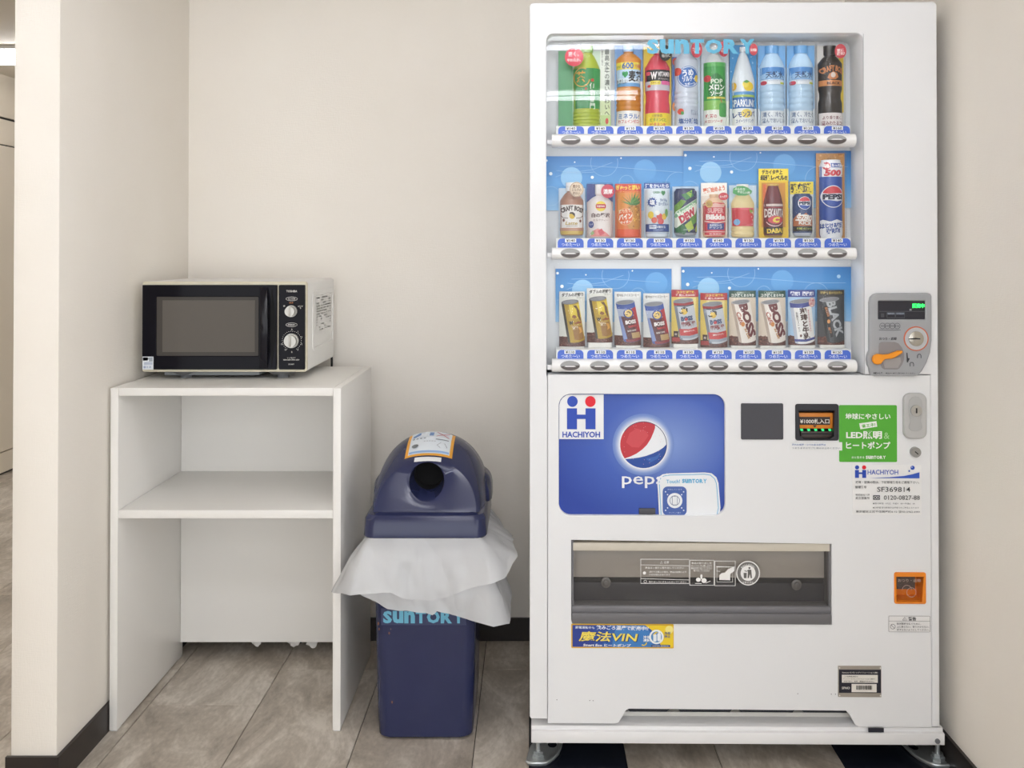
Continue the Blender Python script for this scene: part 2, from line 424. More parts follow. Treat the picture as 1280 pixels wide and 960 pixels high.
pr.T('レンジ出力 W', 366, 446.5, 10, 2, W_); pr.T('900W 650W 500W 200W', 366, 449, 20, 1.6, W_); pr.T('ER-SM17', 366, 454.5, 7, 1.6, W_)
pr.build('panel_lettering', panel, lambda x, y, l: Vector((M(x, y)[0], y0 - .0103 - l, M(x, y)[1])))
pr = Print()
for k in range(26):
    a = math.radians(-150 + 300 * k / 25); pr.E(366.2 + 11.8 * math.sin(a), 425.3 - 11.8 * math.cos(a), .45, .45, W_, 6, True)
for k, t in enumerate(('0', '1', '2', '3', '5', '8', '10', '15')):
    a = math.radians(0 + 36 * k); pr.T(t, 366.2 + 14 * math.sin(a) * .93, 425.3 - 14 * math.cos(a), None, 1.9, W_, same=True)
pr.build('dial_scale', panel, lambda x, y, l: Vector((M(x, y)[0], y0 - .0103 - l, M(x, y)[1])))
pr = Print(); pr.R(180.8, 445, 194.6, 461.0, '#dfe4ea'); pr.R(181.5, 446, 188, 450, '#8fa5c9', same=True); pr.R(183, 452, 193.5, 455, '#b9c3d2'); pr.R(189, 446, 193.6, 451, '#9aa2ab', same=True)
pr.T('省エネ', 187, 458, 10, 3, '#5f7aa8')
pr.build('energy_sticker', door, lambda x, y, l: Vector((M(x, y)[0], y0 - .0122 - l, M(x, y)[1])), label='small pale blue energy sticker in the door corner')
# embossed panel and rating label on the right flank
link('side_emboss', (lambda me: (me.transform(Matrix(((0, 0, 1, mxw), (1, 0, 0, 0), (0, 1, 0, 0), (0, 0, 0, 1)))), me)[1])(curve_mesh([rr(y0 + .07, mz0 + .05, y0 + .35, mz1 - .03, .02), rr(y0 + .085, mz0 + .06, y0 + .335, mz1 - .045, .012)], .002, .0015)), [MWW], mw, .6)
pr = Print(.0002); pr.R(.11, .072, .32, .205, '#f0efec')
random.seed(3)
for r in range(15):
    yy = .080 + r * .008; xx = .118
    while xx < .30:
        L_ = random.uniform(.01, .05)
        if random.random() < .7: pr.R(xx, yy, min(xx + L_, .312), yy + .0035, '#a9a7a4', same=True)
        xx += L_ + random.uniform(.003, .012)
pr.build('rating_label', housing, lambda x, y, l: Vector((mxw + .0006 + l, y0 + x, mz1 - y + .045)))
box('underside_tray', (-mxw + .05, y0 + .03, mz0 - .014), (mxw - .14, y0 + .33, mz0 + .001), pm('#8b9094', .5), mw, .004)
for sx in (-1, 1):
    for sy in (.06, .28):
        bm = bmesh.new(); x = -.128 if sx < 0 else .150
        add_cyl(bm, (x, y0 + sy, .005), .016, .01, n=20, r2=.018); add_cyl(bm, (x, y0 + sy, .017), .03, .013, n=24, r2=.05)
        from_bm('foot', bm, pm('#7d7f82', .5), mw, .6)
bm = bmesh.new()
xk, yk = mxw - .012, y0 + .372
add_tube(bm, [(xk, yk + .002, mz0 + .03), (xk, yk + .009, mz0 + .018), (xk + .001, yk + .012, mz0 - .01), (xk, yk + .014, mz0 - .06), (xk - .02, yk + .016, -.2), (xk - .06, yk + .02, -.45), (xk - .1, yk + .02, -RZ + .006)], .0035, 8)
cordo = from_bm('power_cord', bm, BLACK, None, .7); cordo.location = mw.location; tag(cordo, 'black power cord hanging down behind the microwave and rack', 'cord')

# ------------------------------------------------------------------ waste bin
NAVY = bump_mat('navy_plastic', '#2a2f52', .18, lambda nt: (tex(nt, (1, 1, 1), 90, 4), tex(nt, (1, 1, 1), 14, 6)), .03, .0005, '#2e3457')
BX, BY = -.277, 2.546
bin_ = empty('waste_bin', (BX, BY, 0), 0, 'navy blue plastic waste bin with domed round-hole lid', 'bin')
def rrect3(hw, y0, y1, r, z, n=6): return [(x, y, z) for x, y in rr(-hw, y0, hw, y1, r, n)]
bm = bmesh.new()
rings = [rrect3(.112, -.128, .128, .03, 0), rrect3(.1235, -.139, .139, .034, .008), rrect3(.1265, -.1405, .1405, .034, .05), rrect3(.136, -.150, .150, .036, .5), rrect3(.142, -.156, .156, .038, .503), rrect3(.142, -.156, .156, .038, .535)]
loft(bm, rings); body = from_bm('body', bm, NAVY, bin_, .7)
def B(px, py, y):
    s = F / (BY + y); return Vector(((px - PX) / s - BX, y, EYE - (py - PY) / s))
def byz(z): return -.1405 - .0095 * (z - .05) / .45 - .0006
def bmap(x, y, l):
    v = B(x, y, -.149); v.y = byz(v.z) - l; return v
pr = Print(); pr.R(477, 759, 583, 780, '#353c60'); pr.logo(530, 770, 102, 15.5, '#6fb7d3')
for px, py, r in ((473.5, 778, 1.2), (474.5, 785, 1), (487, 790, 1), (489, 785, .7), (490.5, 876.5, 1)): pr.E(px, py, r, r * 1.8, '#6d4436' if r > .9 else '#5a4a50', 8, True)
pr.build('bin_lettering', body, bmap)
# lid
bm = bmesh.new()
SK = .158
rings = [rrect3(SK, -.158, .172, .03, .528), rrect3(SK + .003, -.161, .175, .032, .532), rrect3(SK, -.158, .172, .032, .576), rrect3(SK - .006, -.152, .166, .034, .586), rrect3(SK - .02, -.136, .15, .036, .590)]
loft(bm, rings, caps=False)
def arch(hw, z0, h, y, p=2.0, n=33, lean=0):
    out = []
    for k in range(n):
        a = math.pi * k / (n - 1); c, s = math.cos(a), math.sin(a)
        out.append((-hw * math.copysign(abs(c) ** (2 / p), c), y + lean * (abs(s) ** (2 / p)), z0 + h * abs(s) ** (2 / p)))
    return out
secs = [(.133, .585, .128, -.132, 2.15, .052), (.139, .585, .1345, -.126, 2.15, .058), (.147, .584, .156, -.085, 2.15, .055), (.152, .584, .172, -.03, 2.15, .04), (.154, .584, .179, .03, 2.15, .02), (.154, .584, .172, .09, 2.2, 0), (.152, .584, .14, .13, 2.3, -.02), (.15, .584, .06, .152, 2.5, -.01)]
av = loft(bm, [arch(a, z0, h, y, p, 33, ln) for a, z0, h, y, p, ln in secs], close=False, caps=False)
# front face with the round opening: bridge the front arch (plus its sill) to a circle
front = av[0]; N_ = 48
hc = Vector((.0, 0, .662)); HR = .0465
def facey(z): return -.132 + .052 * (z - .585) / .128
outer = list(front)
sill = [bm.verts.new((.133 - .266 * k / 16, -.132, .585)) for k in range(1, 16)]
outer = outer + sill
circ = []
for v in outer:
    d = Vector((v.co.x - hc.x, 0, v.co.z - hc.z)).normalized()
    z = hc.z + d.z * HR; circ.append(bm.verts.new((hc.x + d.x * HR, facey(z), z)))
mid = []
for v, c in zip(outer, circ):
    q = c.co.lerp(v.co, .12); q.y -= .003; mid.append(bm.verts.new(q))
n = len(outer)
for A, Bq in ((outer, mid), (mid, circ)):
    for k in range(n): bm.faces.new((A[k], A[(k + 1) % n], Bq[(k + 1) % n], Bq[k]))
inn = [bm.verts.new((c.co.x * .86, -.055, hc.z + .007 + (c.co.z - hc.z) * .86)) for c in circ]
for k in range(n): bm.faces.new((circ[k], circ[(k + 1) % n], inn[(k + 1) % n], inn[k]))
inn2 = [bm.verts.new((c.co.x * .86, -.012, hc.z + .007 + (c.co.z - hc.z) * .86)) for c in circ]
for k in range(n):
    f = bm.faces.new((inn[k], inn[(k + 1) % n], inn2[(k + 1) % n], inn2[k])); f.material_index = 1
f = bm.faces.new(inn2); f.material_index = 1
# rear shoulders: a wider, lower box-shaped hump
loft(bm, [arch(SK - .02, .58, .03, .0, 4, 25), arch(.160, .578, .072, .018, 4, 25), arch(.166, .576, .088, .05, 4, 25), arch(.166, .576, .088, .125, 4, 25), arch(.160, .576, .07, .155, 4, 25), arch(.15, .576, .02, .17, 4, 25)], close=False, caps=False)
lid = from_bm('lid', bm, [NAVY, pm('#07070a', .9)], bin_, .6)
# instruction sticker bent over the crown of the lid
from mathutils.bvhtree import BVHTree
_bv = BVHTree.FromPolygons([v.co for v in lid.data.vertices], [tuple(p.vertices) for p in lid.data.polygons])
def crown(x, t):      # t: 0 front edge .. 1 rear edge
    y = -.066 + .125 * t
    h = _bv.ray_cast(Vector((x, y, 1)), Vector((0, 0, -1)))[0]
    return h if h else Vector((x, y, .74))
pr = Print(.0004); O_ = '#e9a63a'
pr.R(-.064, .02, .064, .98, O_); pr.R(-.056, .08, .056, .93, '#dfe6ee'); pr.R(-.054, .10, .054, .16, '#8fb2de', same=False)
pr.P([(-.05, .75), (-.05, .62), (-.03, .75), (-.02, .88), (-.035, .88)], '#5b84bb'); pr.R(-.03, .66, -.014, .86, '#e9eef4'); pr.R(-.006, .68, .006, .86, '#6c8fc0', same=True)
pr.line([(.014, .88), (.05, .62)], .004, '#c4525c'); pr.line([(.014, .64), (.05, .86)], .004, '#c4525c')
for k in range(4): pr.R(-.05 + .01 * k, .54, -.044 + .01 * k, .57, '#77808c', same=k > 0)
pr.R(.014, .5, .05, .53, '#8d939c', same=True); pr.E(-.04, .3, .009, .06, '#777b80'); pr.line([(.02, .3), (.03, .4), (.04, .38), (.048, .25), (.03, .22), (.02, .3)], .0016, '#888d94')
for k in range(5): pr.R(-.018 + .007 * k, .42, -.013 + .007 * k, .44, '#a9aeb5', same=k > 0)
def cmap(x, t, l):
    v = crown(x, t); return v + Vector((0, -.45, .9)) * (.0006 + l)
pr.build('instruction_sticker', lid, cmap, .006, .06, label='orange bordered instruction sticker over the lid crown')
pr = Print(.0003); pr.R(-.036, -.13, .036, -.02, '#e9eaea')
pr.build('blank_strip', lid, cmap, .006, .06)
# white bag: two ruffled layers hanging over the rim
BAG = bpy.data.materials.new('white_film'); BAG.use_nodes = True
nt = BAG.node_tree; b = nt.nodes['Principled BSDF']; b.inputs['Base Color'].default_value = lin('#f6f7f9'); b.inputs['Roughness'].default_value = .22
tr = nt.nodes.new('ShaderNodeBsdfTranslucent'); tr.inputs[0].default_value = lin('#eceff2'); mx = nt.nodes.new('ShaderNodeMixShader'); mx.inputs[0].default_value = .4
tp = nt.nodes.new('ShaderNodeBsdfTransparent'); m2 = nt.nodes.new('ShaderNodeMixShader'); m2.inputs[0].default_value = .1
nt.links.new(b.outputs[0], mx.inputs[1]); nt.links.new(tr.outputs[0], mx.inputs[2]); nt.links.new(mx.outputs[0], m2.inputs[1]); nt.links.new(tp.outputs[0], m2.inputs[2])
nt.links.new(m2.outputs[0], nt.nodes['Material Output'].inputs[0])
_a = tex(nt, (1, 1, .5), 7, 2, .5); _ab = nt.nodes.new('ShaderNodeMath'); _ab.operation = 'SUBTRACT'; _ab.inputs[1].default_value = .5; nt.links.new(_a, _ab.inputs[0])
_c = nt.nodes.new('ShaderNodeMath'); _c.operation = 'ABSOLUTE'; nt.links.new(_ab.outputs[0], _c.inputs[0])
_bp = nt.nodes.new('ShaderNodeBump'); _bp.inputs['Strength'].default_value = .6; _bp.inputs['Distance'].default_value = .05; nt.links.new(_c.outputs[0], _bp.inputs['Height']); nt.links.new(_bp.outputs[0], b.inputs['Normal'])
bag = empty('bin_bag', (BX, BY, .5), 0, 'crumpled white plastic bag hanging out under the bin lid', 'bag')
def layer(name, ctl, ztop, seed, off0, rows=22):
    """ctl: (fraction round the rim from the front-left corner, outward flare, hem height)"""
    base = []
    path = [(-.138, -.152), (.138, -.152), (.138, .152), (-.138, .152)]
    L = [.276, .304, .276, .304]; tot = sum(L); cum = [0, L[0], L[0] + L[1], L[0] + L[1] + L[2]]
    bm = bmesh.new(); n = 200; grid = []
    for k in range(n):
        s = k / n
        i = max(j for j in range(len(ctl)) if ctl[j][0] <= s + 1e-9); a = ctl[i]; c = ctl[(i + 1) % len(ctl)]
        c0 = c[0] if c[0] > a[0] else c[0] + 1
        u = (s - a[0]) / (c0 - a[0])
        fl = a[1] + (c[1] - a[1]) * u; hz = a[2] + (c[2] - a[2]) * u
        d = s * tot; e = max(j for j in range(4) if cum[j] <= d + 1e-9); t = (d - cum[e]) / L[e]
        p0 = path[e]; p1 = path[(e + 1) % 4]; x = p0[0] + (p1[0] - p0[0]) * t; y = p0[1] + (p1[1] - p0[1]) * t
        nx, ny = ((0, -1), (1, 0), (0, 1), (-1, 0))[e]
        # blend the outward direction near the corners
        for edge, tt in (((e + 1) % 4, 1 - t), ((e - 1) % 4, t)):
            wgt = max(0, 1 - tt / .22) * .5
            mx_, my_ = ((0, -1), (1, 0), (0, 1), (-1, 0))[edge]; nx += mx_ * wgt * 1.4; ny += my_ * wgt * 1.4
        colv = []
        for r in range(rows):
            v = r / (rows - 1)
            sh = v ** .85
            off = off0 + fl * sh; z = ztop + (hz - ztop) * (v ** 1.05)
            q = Vector((x * 9, y * 9, z * 7)) + Vector((seed, seed * 2, 0))
            w_ = .8 * abs(noise.noise(q * .8)) + .5 * abs(noise.noise(Vector((q.x * 1.8, q.y * 1.8, q.z * .9)) + Vector((5, 2, 9)))) + .22 * abs(noise.noise(q * 3.1))
            off += w_ * .026 * min(1, v * 2.5)
            z += noise.noise(q * 1.3) * .006 * v
            colv.append(bm.verts.new((x + nx * off, y + ny * off, z)))
        grid.append(colv)
    for k in range(n):
        A, C = grid[k], grid[(k + 1) % n]
        for r in range(rows - 1): bm.faces.new((A[r], C[r], C[r + 1], A[r + 1]))
    o = from_bm(name, bm, BAG, bag, 3.14)
    o.location = (0, 0, -.5)
    return o
f_ = .276 / 1.16
layer('outer_fold', [(0, .05, .402), (.05, .032, .408), (.09, .02, .386), (.14, .02, .378), (.175, .02, .392), (.205, .03, .415), (.238, .05, .44), (.27, .085, .478), (.33, .08, .49), (.5, .05, .45), (.74, .05, .44), (.92, .05, .41), (.965, .09, .385)], .530, 2.0, .007)
layer('inner_fold', [(0, .012, .39), (.045, .02, .362), (.10, .022, .352), (.142, .02, .338), (.15, .02, .350), (.19, .03, .346), (.222, .05, .336), (.245, .07, .325), (.29, .075, .355), (.36, .06, .40), (.5, .04, .40), (.75, .02, .40), (.95, .0, .40)], .50, 11.0, .0045)

# ------------------------------------------------------------------ vending machine
VF = 2.255; VCX = (915 - PX) / (F / VF); ROT = math.radians(-.6)
vm = empty('vending_machine', (VCX, VF, 0), ROT, 'white drinks vending machine with three lit rows of samples and a blue cola panel', 'vending machine')
def V(px, py, y=0.):
    s = F / (VF + y); return ((px - PX) / s - VCX, EYE - (py - PY) / s)
def vmap(y):
    def f(px, py, l):
        x, z = V(px, py, y); return Vector((x, y - l, z))
    return f
def vp(pts, y=0.): return [V(a, b, y) for a, b in pts]
def plate(name, outlines, yf, th, m, parent=vm, bev=.0015, label=None, smooth=.6):
    """upright plate cut to photo outlines, front at yf, th thick"""
    me = stand(curve_mesh([vp(o, yf) for o in outlines], th / 2, bev), yf + th / 2)
    return link(name, me, [m], parent, smooth, label)
def vbox(name, px0, py0, px1, py1, yf, yb, m, parent=vm, bev=.001, label=None):
    x0, z1 = V(px0, py0, yf); x1, z0 = V(px1, py1, yf)
    return box(name, (x0, yf, z0), (x1, yb, z1), m, parent, bev, 2, label)
GREY = pm('#d7d9dc', .5); COOL = pm('#c9cfd8', .45)
# cabinet behind the door: left, right, top, back skins and floor so the display bay stays open
x0, zt = V(663.5, 4); x1, zb = V(1169.5, 903)
bm = bmesh.new()
for lo, hi in (((x0, .102, zb), (x0 + .03, .71, zt)), ((x1 - .03, .102, zb), (x1, .71, zt)), ((x0 + .03, .102, zt - .03), (x1 - .03, .71, zt)), ((x0 + .03, .68, zb), (x1 - .03, .71, zt - .03)), ((x0 + .03, .102, zb), (x1 - .03, .68, zb + .03))):
    add_box(bm, lo, hi)
from_bm('cabinet', bm, WHITE, vm)
# door: outer frame with the display opening and the lower bay
frame = [(1166, 2), (1169, 3), (1171, 6), (1171, 904), (1161.5, 904), (1161.5, 467.4), (1079, 467.4)] + [(1070 + 9 * math.cos(t * math.pi / 14), 50 - 9 * math.sin(t * math.pi / 14)) for t in range(8)] + [(692 - 9 * math.sin(t * math.pi / 14), 50 - 9 * math.cos(t * math.pi / 14)) for t in range(8)] + [(683, 470), (684.1, 471.5), (684.1, 897), (664, 897), (662, 894), (662, 6), (664, 3), (667, 2)]
plate('door_frame', [frame], 0, .1, WHITE, bev=.0022)
low = [(684.6, 468.6), (1161, 468.6), (1161, 905), (1072, 905), (1067, 903), (1059, 889), (1055, 885), (786, 884), (782, 886), (773, 901), (769, 902.5), (684.6, 902.5)]
adw = rr(698.5, 492.5, 906, 644, 15, 8); outl = [(714, 674.5), (1038, 678.5), (1038, 778.5), (714, 774.5)]
bill = rr(994.5, 505.5, 1047, 549.5, 3); ret = rr(1116.5, 714, 1154.5, 752, 2.5)
low_o = plate('lower_door', [low, adw, outl, bill, ret], .0005, .05, WHITE, bev=.0012)
plate('door_backing', [[(684, 467), (1162, 467), (1162, 884), (684, 884)]], .13, .01, GREY, bev=0)
# seam lines on the right column
plate('trim_seam', [[(1079.2, 42), (1079.9, 42), (1079.9, 468), (1079.2, 468)]], -.0004, .003, pm('#b9bbbe', .6), bev=0)
# base frame, vent rail
x0, z1 = V(664, 905); x1, z0 = V(1176, 925.5)
bm = bmesh.new()
add_box(bm, (x0, -.006, z0), (x1, .03, z1 - .012), .002); add_box(bm, (x0, .005, z1 - .014), (x1, .12, z1 - .003), .001)
add_box(bm, (x0, .03, z0), (x0 + .04, .70, z1 - .0145)); add_box(bm, (x1 - .04, .03, z0), (x1, .70, z1 - .0145)); add_box(bm, (x0 + .041, .66, z0), (x1 - .041, .70, z1 - .0145))
from_bm('base_frame', bm, pm('#ededee', .35), vm, .6)
vbox('vent_rail', 700, 887.5, 1150, 895, .055, .07, pm('#dedcd6', .5))
for a, b in ((783, 836), (846, 914), (921, 992), (999, 1062)):
    plate('vent_slot', [[(a, 884), (b, 884), (b - 3.5, 887.3), (a + 3.5, 887.3)]], .052, .004, pm('#2a2c33', .7), bev=0)
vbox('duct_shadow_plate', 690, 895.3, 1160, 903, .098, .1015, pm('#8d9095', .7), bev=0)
vbox('hose', 772, 897.5, 836, 901, .06, .075, pm('#83898b', .5), bev=.001)
vbox('latch_slot', 1083, 906.5, 1102, 911.5, -.0066, -.004, pm('#22232e', .6), bev=0)
cyl('base_bolt', (V(1166.5, 920)[0], -.0075, V(1166.5, 920)[1]), .006, .004, pm('#85878c', .4, .6), vm, 'y', 16)
# leveling feet with galvanised anchor plates
GALV = pm('#c3c9cb', .3, .7)
def foot(px, flip, yy):
    x, _ = V(px, 900, yy); ft = cyl('leveling_foot', (x, yy, .045), .0062, .09, GALV, vm, 'z', 16)
    bm = bmesh.new(); add_cyl(bm, (x, yy, .012), .017, .012, n=6); add_cyl(bm, (x, yy, .022), .013, .008, n=6); add_cyl(bm, (x, yy, .0065), .023, .005, n=24)
    from_bm('hex_nut', bm, GALV, ft, .5)
    if yy < .2:
        c = [(x - .028 * flip, yy - .03), (x + .02 * flip, yy - .03), (x + .05 * flip, yy + .01), (x + .062 * flip, yy + .085), (x + .05 * flip, yy + .115), (x + .015 * flip, yy + .115), (x - .02 * flip, yy + .06), (x - .03 * flip, yy)]
        pts = []
        for i, p in enumerate(c):
            a, b = Vector(c[i - 1]), Vector(c[(i + 1) % len(c)]); p = Vector(p)
            for t in (0, .5, 1):
                q = (p.lerp(a, .3) * (1 - t) ** 2 + p * 2 * t * (1 - t) + p.lerp(b, .3) * t * t); pts.append((q.x, q.y))
        hole = ell(x + .036 * flip, yy + .065, .012, .02, 16)
        me = curve_mesh([pts, hole], .004, .0035, 3); me.transform(Matrix.Translation((0, 0, .0055)))
        link('anchor_plate', me, [GALV], ft, .7)
        bm = bmesh.new(); add_tube(bm, [(p[0], p[1], .010) for p in pts[:16]], .004, 8); from_bm('rolled_edge', bm, GALV, ft, .8)
foot(672.5, 1, .05); foot(1168, -1, .05); foot(680, 1, .66); foot(1160, -1, .66)

# display bay ----------------------------------------------------------------
YBK = .096
x0, z1 = V(676, 36, 0); x1, z0 = V(1079, 466, 0)
box('display_backboard', (x0 - .01, YBK, z0 - .005), (x1 + .02, YBK + .005, z1 + .02), pm('#dcdee1', .5), vm)
box('display_side', (x1 + .0005, .004, z0), (x1 + .006, YBK, z1), pm('#c4cad4', .4), vm)  # bluish grey carries this inner side's shading in its colour
def cm_(a): return a
def poster(x0p, y0p, x1p, y1p, y, rot_extra=0):
    (xa, za), (xb, zb) = V(x0p, y1p, y), V(x1p, y0p, y)
    m = gradient('poster_blue', [(0, '#94c0e4'), (.45, '#5a9bd3'), (1, '#3179bd')], 2, za, zb)
    p = box('backdrop_poster', (xa, y, za), (xb, y + .0012, zb), m, vm)
    pr = Print(.00012); wv = y1p - y0p; L_ = '#a9cdec'; ox = x0p
    def clip(pts): return [q for q in pts if x0p + 1 < q[0] < x1p - 1 and y0p + 1 < q[1] < y1p - 1]
    k = 1.0
    pr.E(ox + 34, y0p + 27, 13.5, 13.5, '#8fbfe4'); 
    if x1p - x0p > 120:
        pr.E(ox + 6 + 120, y0p + 18, 14, 14, '#5c9bd4')
    for cx, cy, r in ((75, 8, 17), (103, 33, 9), (168, 36, 16), (8, 50, 12)):
        arc = []
        for q in ell(ox + cx, y0p + cy, r, r, 41, 0, 360) + [(ox + cx + r, y0p + cy)]:
            if x0p + .5 < q[0] < x1p - .5 and y0p + .5 < q[1] < y1p - .5: arc.append(q)
            else:
                if len(arc) > 2: pr.line(arc, .35, L_)
                arc = []
        if len(arc) > 2: pr.line(arc, .35, L_)
    for ln in ([(0, 15), (20, 13), (50, 12), (90, 14), (130, 17), (165, 20), (205, 20)], [(0, 22), (30, 21), (60, 17), (85, 8), (110, 1)], [(0, 15), (15, 18), (40, 21), (62, 20)], [(0, 34), (14, 26), (30, 20)]):
        pts = clip([(ox + a, y0p + b) for a, b in ln])
        if len(pts) > 1: pr.line(pts, .35, L_)
    for a, b, r in ((2.5, 5.5, 1.7), (8, 22, 2.2), (38, 7.5, 1), (60, 26.5, 2), (96, 2.5, 1)):
        pr.E(ox + a, y0p + b, r, r, '#e9f1f6', 10)
    if x1p - x0p > 190: pr.E(x1p - 16, y0p + 12, 2.4, 2.4, '#a9d0ee', 10)
    pr.build('poster_artwork', p, vmap(y - .0003))
poster(680, 195, 854.5, 263, .092); poster(854, 188.5, 1063, 260, .0905)
poster(694, 336, 839, 402.5, .092); poster(851, 333.5, 1063, 401.5, .092)
# shelves: rail, price strip, ten buttons
BTN_TOP = pm('#8c8e90', .28, .55); BTN = gradient('button_reflection_paint', [(0, '#4a4443'), (.46, '#57504e'), (.5, '#b4b6b8'), (1, '#8e9092')], 2, -.0115, .0115, .3)  # gradient paints a reflection of the room into the button colour
PR1 = ['¥140', '¥140', '¥130', '¥130', '¥130', '¥150', '¥130', '¥120', '¥120', '¥160']
PR2 = ['¥140', '¥130', '¥130', '¥130', '¥120', '¥140', '¥130', '¥130', '¥130', '¥140']
PR3 = ['¥110', '¥110', '¥110', '¥110', '¥130', '¥120', '¥120', '¥120', '¥130', '¥120']
ROWS = [(155, 157, 167, 167, 183, 713.6, 36.9, PR1, 174.6), (296, 297.5, 309.5, 309.5, 325, 713, 37.0, PR2, 316.6), (436, 437, 450, 450, 465.5, 712.7, 37.0, PR3, 457.2)]
btn_me = None
for ri, (yd, s0, s1, b0, b1, c0, pitch, prices, yb) in enumerate(ROWS):
    # ledge the samples stand on
    (xa, za) = V(695, s1, .03); (xb, zb_) = V(1063, s0, .03)
    sh = box('display_shelf', (xa, .03, za - .02), (xb, .094, zb_), pm('#eceded', .45), vm, .001)
    # half-round button rail
    (xa, z0) = V(690, b1, .004); (xb, z1) = V(1069, b0, .004); zm = (z0 + z1) / 2; hh = (z1 - z0) / 2
    prof = [(.03, -hh), (.012, -hh), (.004, -hh * .85), (-.003, -hh * .5), (-.006, 0), (-.005, hh * .4), (-.001, hh * .75), (.006, hh * .97), (.012, hh), (.03, hh)]
    bm = bmesh.new(); loft(bm, [[(x, y, zm + z) for y, z in prof] for x in (xa, xb)])
    rail = from_bm('button_rail', bm, pm('#f4f4f4', .3), vm, .8)
    vbox('rail_bracket', 684, b1 - 9, 691, b1 - 3, .01, .025, pm('#e3e4e6', .4), rail)
    for k in range(10):
        px = c0 + pitch * k; x, z = V(px, yb, -.004)
        if btn_me is None:
            bm = bmesh.new(); M_ = 28; vr = []
            for f, dy in ((1, .004), (1, -.0012), (.93, -.0026), (.86, -.0018), (.4, -.0012)):
                vr.append([bm.verts.new((.0243 * f * math.cos(a), dy, .0117 * f * math.sin(a))) for a in [2 * math.pi * (j + .5) / M_ for j in range(M_)]])
            for q, (A_, C_) in enumerate(zip(vr, vr[1:])):
                for j in range(M_):
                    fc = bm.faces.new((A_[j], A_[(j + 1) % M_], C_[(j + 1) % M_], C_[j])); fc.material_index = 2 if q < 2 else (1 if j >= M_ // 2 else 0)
            inner = vr[-1]
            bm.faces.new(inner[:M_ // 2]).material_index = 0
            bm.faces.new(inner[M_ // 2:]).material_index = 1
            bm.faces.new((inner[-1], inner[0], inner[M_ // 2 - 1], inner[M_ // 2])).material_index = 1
            b = from_bm('selection_button', bm, [pm('#a6a7a8', .35), pm('#544c4a', .35), pm('#b4b4b4', .3, .3)], rail, .25); btn_me = b.data  # light upper and dark lower halves paint the room's reflection
        else:
            b = bpy.data.objects.new('selection_button', btn_me); COL.objects.link(b); b.parent = rail
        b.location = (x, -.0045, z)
        # price tag
        pr = Print(.00015); a = px + .3; top = s0 + .5; bot = s1
        hw = 16.2
        pr.P([(a - hw, bot), (a - hw, top + 5)] + [(a - hw + 5 - 5 * math.cos(t), top + 5 - 5 * math.sin(t)) for t in (.4, .8, 1.2)] + [(a - hw + 5, top), (a + hw - 5, top)] + [(a + hw - 5 + 5 * math.sin(t), top + 5 - 5 * math.cos(t)) for t in (.4, .8, 1.2)] + [(a + hw, top + 5), (a + hw, bot)], '#3f67cf')
        jx = random.uniform(-1, 1); jr = random.uniform(-3, 3)
        pr.R(a - 7 + jx, top + .3, a + 7 + jx, top + 5, '#eef0f2'); pr.T(prices[k], a + jx, top + 2.7, 11, 3.4, '#26282d', .02, jr)
        pr.T('つめた〜い', a, top + 7.8, 23, 4.2, '#e6edf9', .012)
        if ri == 2 and k >= 8: pr.R(a - hw, bot - 1.4, a + hw, bot, '#d0455a')
        pr.build('price_tag', sh, vmap(.0292))
# display glass
for y0p, y1p in ((41.5, 167), (183, 309.5), (325, 450)):
    (xa, zb_), (xb, zt_) = V(683.2, y1p, .012), V(1078.8, y0p, .012)
    bm = bmesh.new(); n = 24; g = []
    for i in range(n + 1):
        x = xa + (xb - xa) * i / n; u = 2 * i / n - 1
        g.append([bm.verts.new((x, .012 + .005 * u ** 4, zb_ + (zt_ - zb_) * j / 6)) for j in range(7)])
    for i in range(n):
        for j in range(6): bm.faces.new((g[i][j], g[i + 1][j], g[i + 1][j + 1], g[i][j + 1]))
    gl = from_bm('glass_pane', bm, GLASS, vm, 3.14)
    if y0p < 50:
        pr = Print(); pr.logo(876.5, 57.5, 136, 18.5, '#5fb2d4'); pr.build('glass_lettering', gl, vmap(.0105))
# LED strips: under the header and under each button rail, facing the samples
for k, pyl in enumerate((44, 185.5, 327.5)):
    (xa, za) = V(877, pyl, .03)
    ld = bpy.data.lights.new('led_strip', 'AREA'); ld.shape = 'RECTANGLE'; ld.size = .72; ld.size_y = .018; ld.energy = LED; ld.color = (1, .99, .97)
    lo_ = bpy.data.objects.new('led_strip', ld); COL.objects.link(lo_); lo_.parent = vm; lo_.location = (xa, .022, za); lo_.rotation_euler = (math.radians(28), 0, 0)

# blue cola panel --------------------------------------------------------------
m = pm('#2a4aa6', .35).copy(); m.name = 'cola_poster'; nt = m.node_tree; L = nt.links
tc = nt.nodes.new('ShaderNodeTexCoord'); mp = nt.nodes.new('ShaderNodeMapping'); gx, gz = V(835, 555)
mp.inputs['Location'].default_value = (-gx * 3.4, 0, -gz * 4.6); mp.inputs['Scale'].default_value = (3.4, 0, 4.6)
gt = nt.nodes.new('ShaderNodeTexGradient'); gt.gradient_type = 'SPHERICAL'; cr = nt.nodes.new('ShaderNodeValToRGB'); e = cr.color_ramp.elements
e[0].position = 0; e[0].color = lin('#22419f'); e[1].position = 1; e[1].color = lin('#7f9ad6'); q = e.new(.45); q.color = lin('#3f5fb8')  # lighter middle: printed gradient plus reflections painted into the blue
L.new(tc.outputs['Object'], mp.inputs[0]); L.new(mp.outputs[0], gt.inputs[0]); L.new(gt.outputs[1], cr.inputs[0]); L.new(cr.outputs[0], nt.nodes['Principled BSDF'].inputs['Base Color'])
YA = .012
ad = plate('advert_panel', [[(695, 489), (909, 489), (909, 648), (695, 648)]], YA, .004, m, bev=0, label='deep blue cola advert panel with white haloed globe')
pr = Print(.0002)
